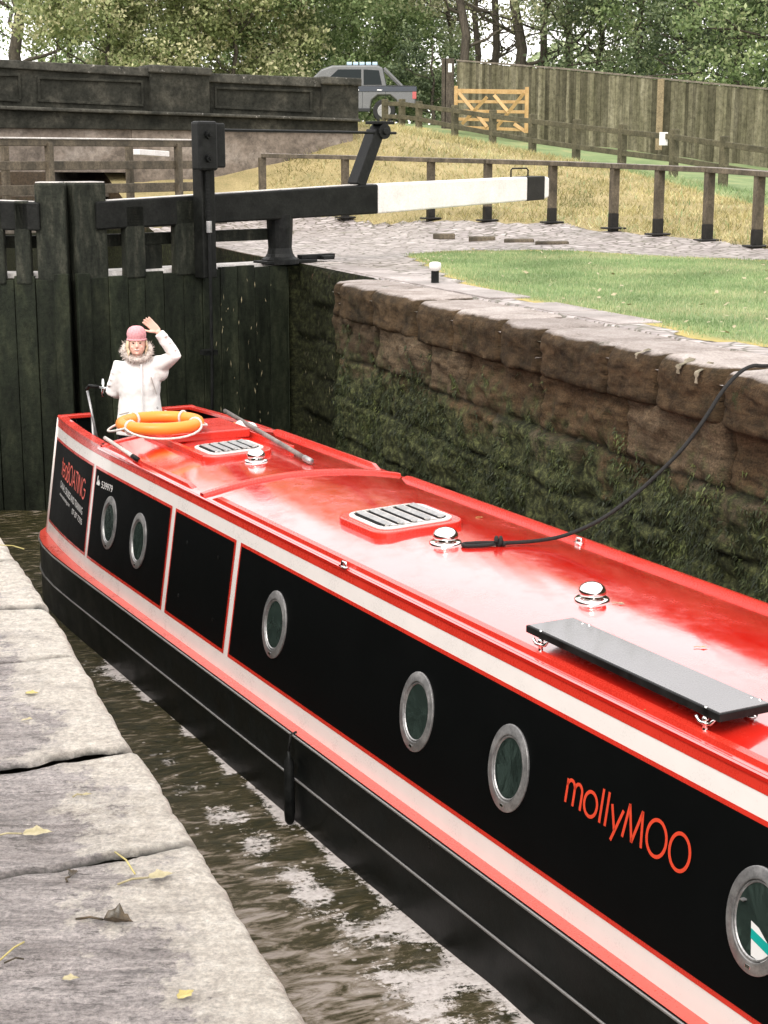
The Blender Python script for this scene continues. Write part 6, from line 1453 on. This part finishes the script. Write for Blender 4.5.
# ================================================================== FALLEN LEAVES AND STEMS
def leaf(p, rz, size, m, lb_, stem=.0, group='autumn leaves lying on the stone slabs', curl=.2, tilt=.1):
    mb = MB(); n = 9; L_ = size; pts_ = []
    for i in range(n + 1):
        f = i / n; w_ = size * .32 * math.sin(math.pi * min(1, f * 1.05) ** .8) * (1 + .25 * math.sin(f * 17)); pts_.append([Vector((f * L_, -w_, .003 + curl * w_ + tilt * f * L_ * .3)), Vector((f * L_, -w_ * .4, .004)), Vector((f * L_, 0, .002 + tilt * f * L_ * .2)), Vector((f * L_, w_ * .4, .004)), Vector((f * L_, w_, .003 + curl * w_ * 1.4))])
    mb.grid([[v * .75 for v in row] for row in pts_]); c_, s2 = math.cos(rz), math.sin(rz); R2 = lambda v: Vector((p.x + v.x * c_ - v.y * s2, p.y + v.x * s2 + v.y * c_, p.z + v.z))
    if stem: mb.tube([Vector((0, 0, .003)), Vector((-stem * .5, .004, .004)), Vector((-stem, -.004, .002))], .0022, 5)
    mb.v = [tuple(R2(Vector(v))) for v in mb.v]; tag(mb.build('fallen_leaf', m, smooth=True), lb_, 'leaf', group)
Q = lambda x, y, z=.004: onz(x, y, z)
leaf(Q(22, 835), .15, .085, M['leafp'], 'pale leaf with long stem lying on the middle slab near the left edge', .06)
leaf(Q(148, 879), .4, .07, M['leafp'], 'pale yellow leaf on the lichen just below the lower slab joint', .06)
leaf(Q(103, 921), -.15, .075, M['leafd'], 'dark curled wet leaf in the middle of the lowest slab', .05, curl=.8)
leaf(Q(178, 1000), .9, .05, M['leafy'], 'small yellow leaf at the bottom edge of the photo', .0)
leaf(Q(62, 980), .1, .04, M['leafp'], 'tiny cream leaf near the bottom left on the lowest slab', .0)
leaf(Q(82, 796), .3, .03, M['leafp'], 'small pale leaf alone on the upper middle slab', .02)
leaf(Q(20, 722), .0, .06, M['leafp'], 'pale leaf on the slab above the long dark joint', .0)
leaf(Q(70, 878), 1.3, .04, M['leafd'], 'little dark leaf just under the lower joint', .02, curl=.6)
leaf(Q(25, 694), .0, .05, M['leafy'], 'yellowish leaf on the far slab beside the lichen', .0)
for (x0, y0), (x1, y1), lb_ in (((0, 960), (24, 942), 'yellow stalk lying at the left edge of the lowest slab'), ((115, 852), (135, 874), 'yellow stalk crossing the lower slab joint'), ((0, 545), (24, 549), 'yellow stalk on the quay tip at the left edge'), ((4, 963), (24, 959), 'thin grey twig beside the yellow stalk at the left edge')):
    a, b = Q(x0, y0, .008), Q(x1, y1, .010); mb = MB(); mb.tube([a, a.lerp(b, .5) + Vector((.002, .004, .004)), b], .0018, 6); tag(mb.build('stalk', M['leafy'] if 'grey' not in lb_ else M['leafd'], smooth=True), lb_, 'stalk', 'dry stalks lying on the stone slabs')
def rl_leaf(x, y, rz, size, lb_, m='leafy'):
    s, v, z = roofpt(x, y); leaf(BW(s, v, z + .003), rz, size, M[m], lb_, .03, 'leaves lying on the red roof')
rl_leaf(650, 710, .3, .085, 'yellow leaf on the red roof in front of the solar panel')
rl_leaf(480, 518, .1, .03, 'tiny yellow leaf near the far roof edge')
rl_leaf(618, 604, -.3, .05, 'pale leaf beside the farther chrome mushroom vent', 'leafp')
rl_leaf(700, 648, -.2, .05, 'pale leaf behind the solar panel', 'leafp')
# scattered leaves on the lawn
X, Y = pts_in(gnear, 900); X, Y = X[:170], Y[:170]; n = len(X); th = rng.uniform(0, 6.28, n); sz = rng.uniform(.012, .035, n)
P = np.stack([X, Y, np.full(n, .045)], 1); a = np.stack([np.cos(th), np.sin(th), rng.normal(0, .3, n)], 1) * sz[:, None]; b = np.stack([-np.sin(th), np.cos(th), rng.normal(0, .3, n)], 1) * sz[:, None] * .6
tag(np_mesh('leaf_scatter', np.stack([P - a, P + b, P + a, P - b], 1).reshape(-1, 3), np.arange(4 * n).reshape(n, 4), M['leafp']), 'scattered pale leaves over the lawn', kind='stuff')

for x0, y0, x1, y1, wd in ((696, 363, 697, 380, .085), (718, 367, 720, 390, .07), (663, 353, 664, 364, .05)):
    a, b = onz(x0, y0, -.03), None
    s0_ = a.x * LD[0] + a.y * LD[1]; mb = MB(); h_ = (y1 - y0) / 150 * .9; P = []
    for k in range(8):
        f = k / 7; z = .006 - f * h_; u = U1 + (.055 - .09 * min(1, f * 2.2)) - .022 * (f > .3); q = wd * (.5 + .25 * math.sin(k * 2.1)) * (1 - .6 * f)
        P.append([LW(s0_ + q, u, z), LW(s0_ - q, u, z)])
    mb.grid(P); d_ = mb.build('paint_drip', M['drip'], far, smooth=True)
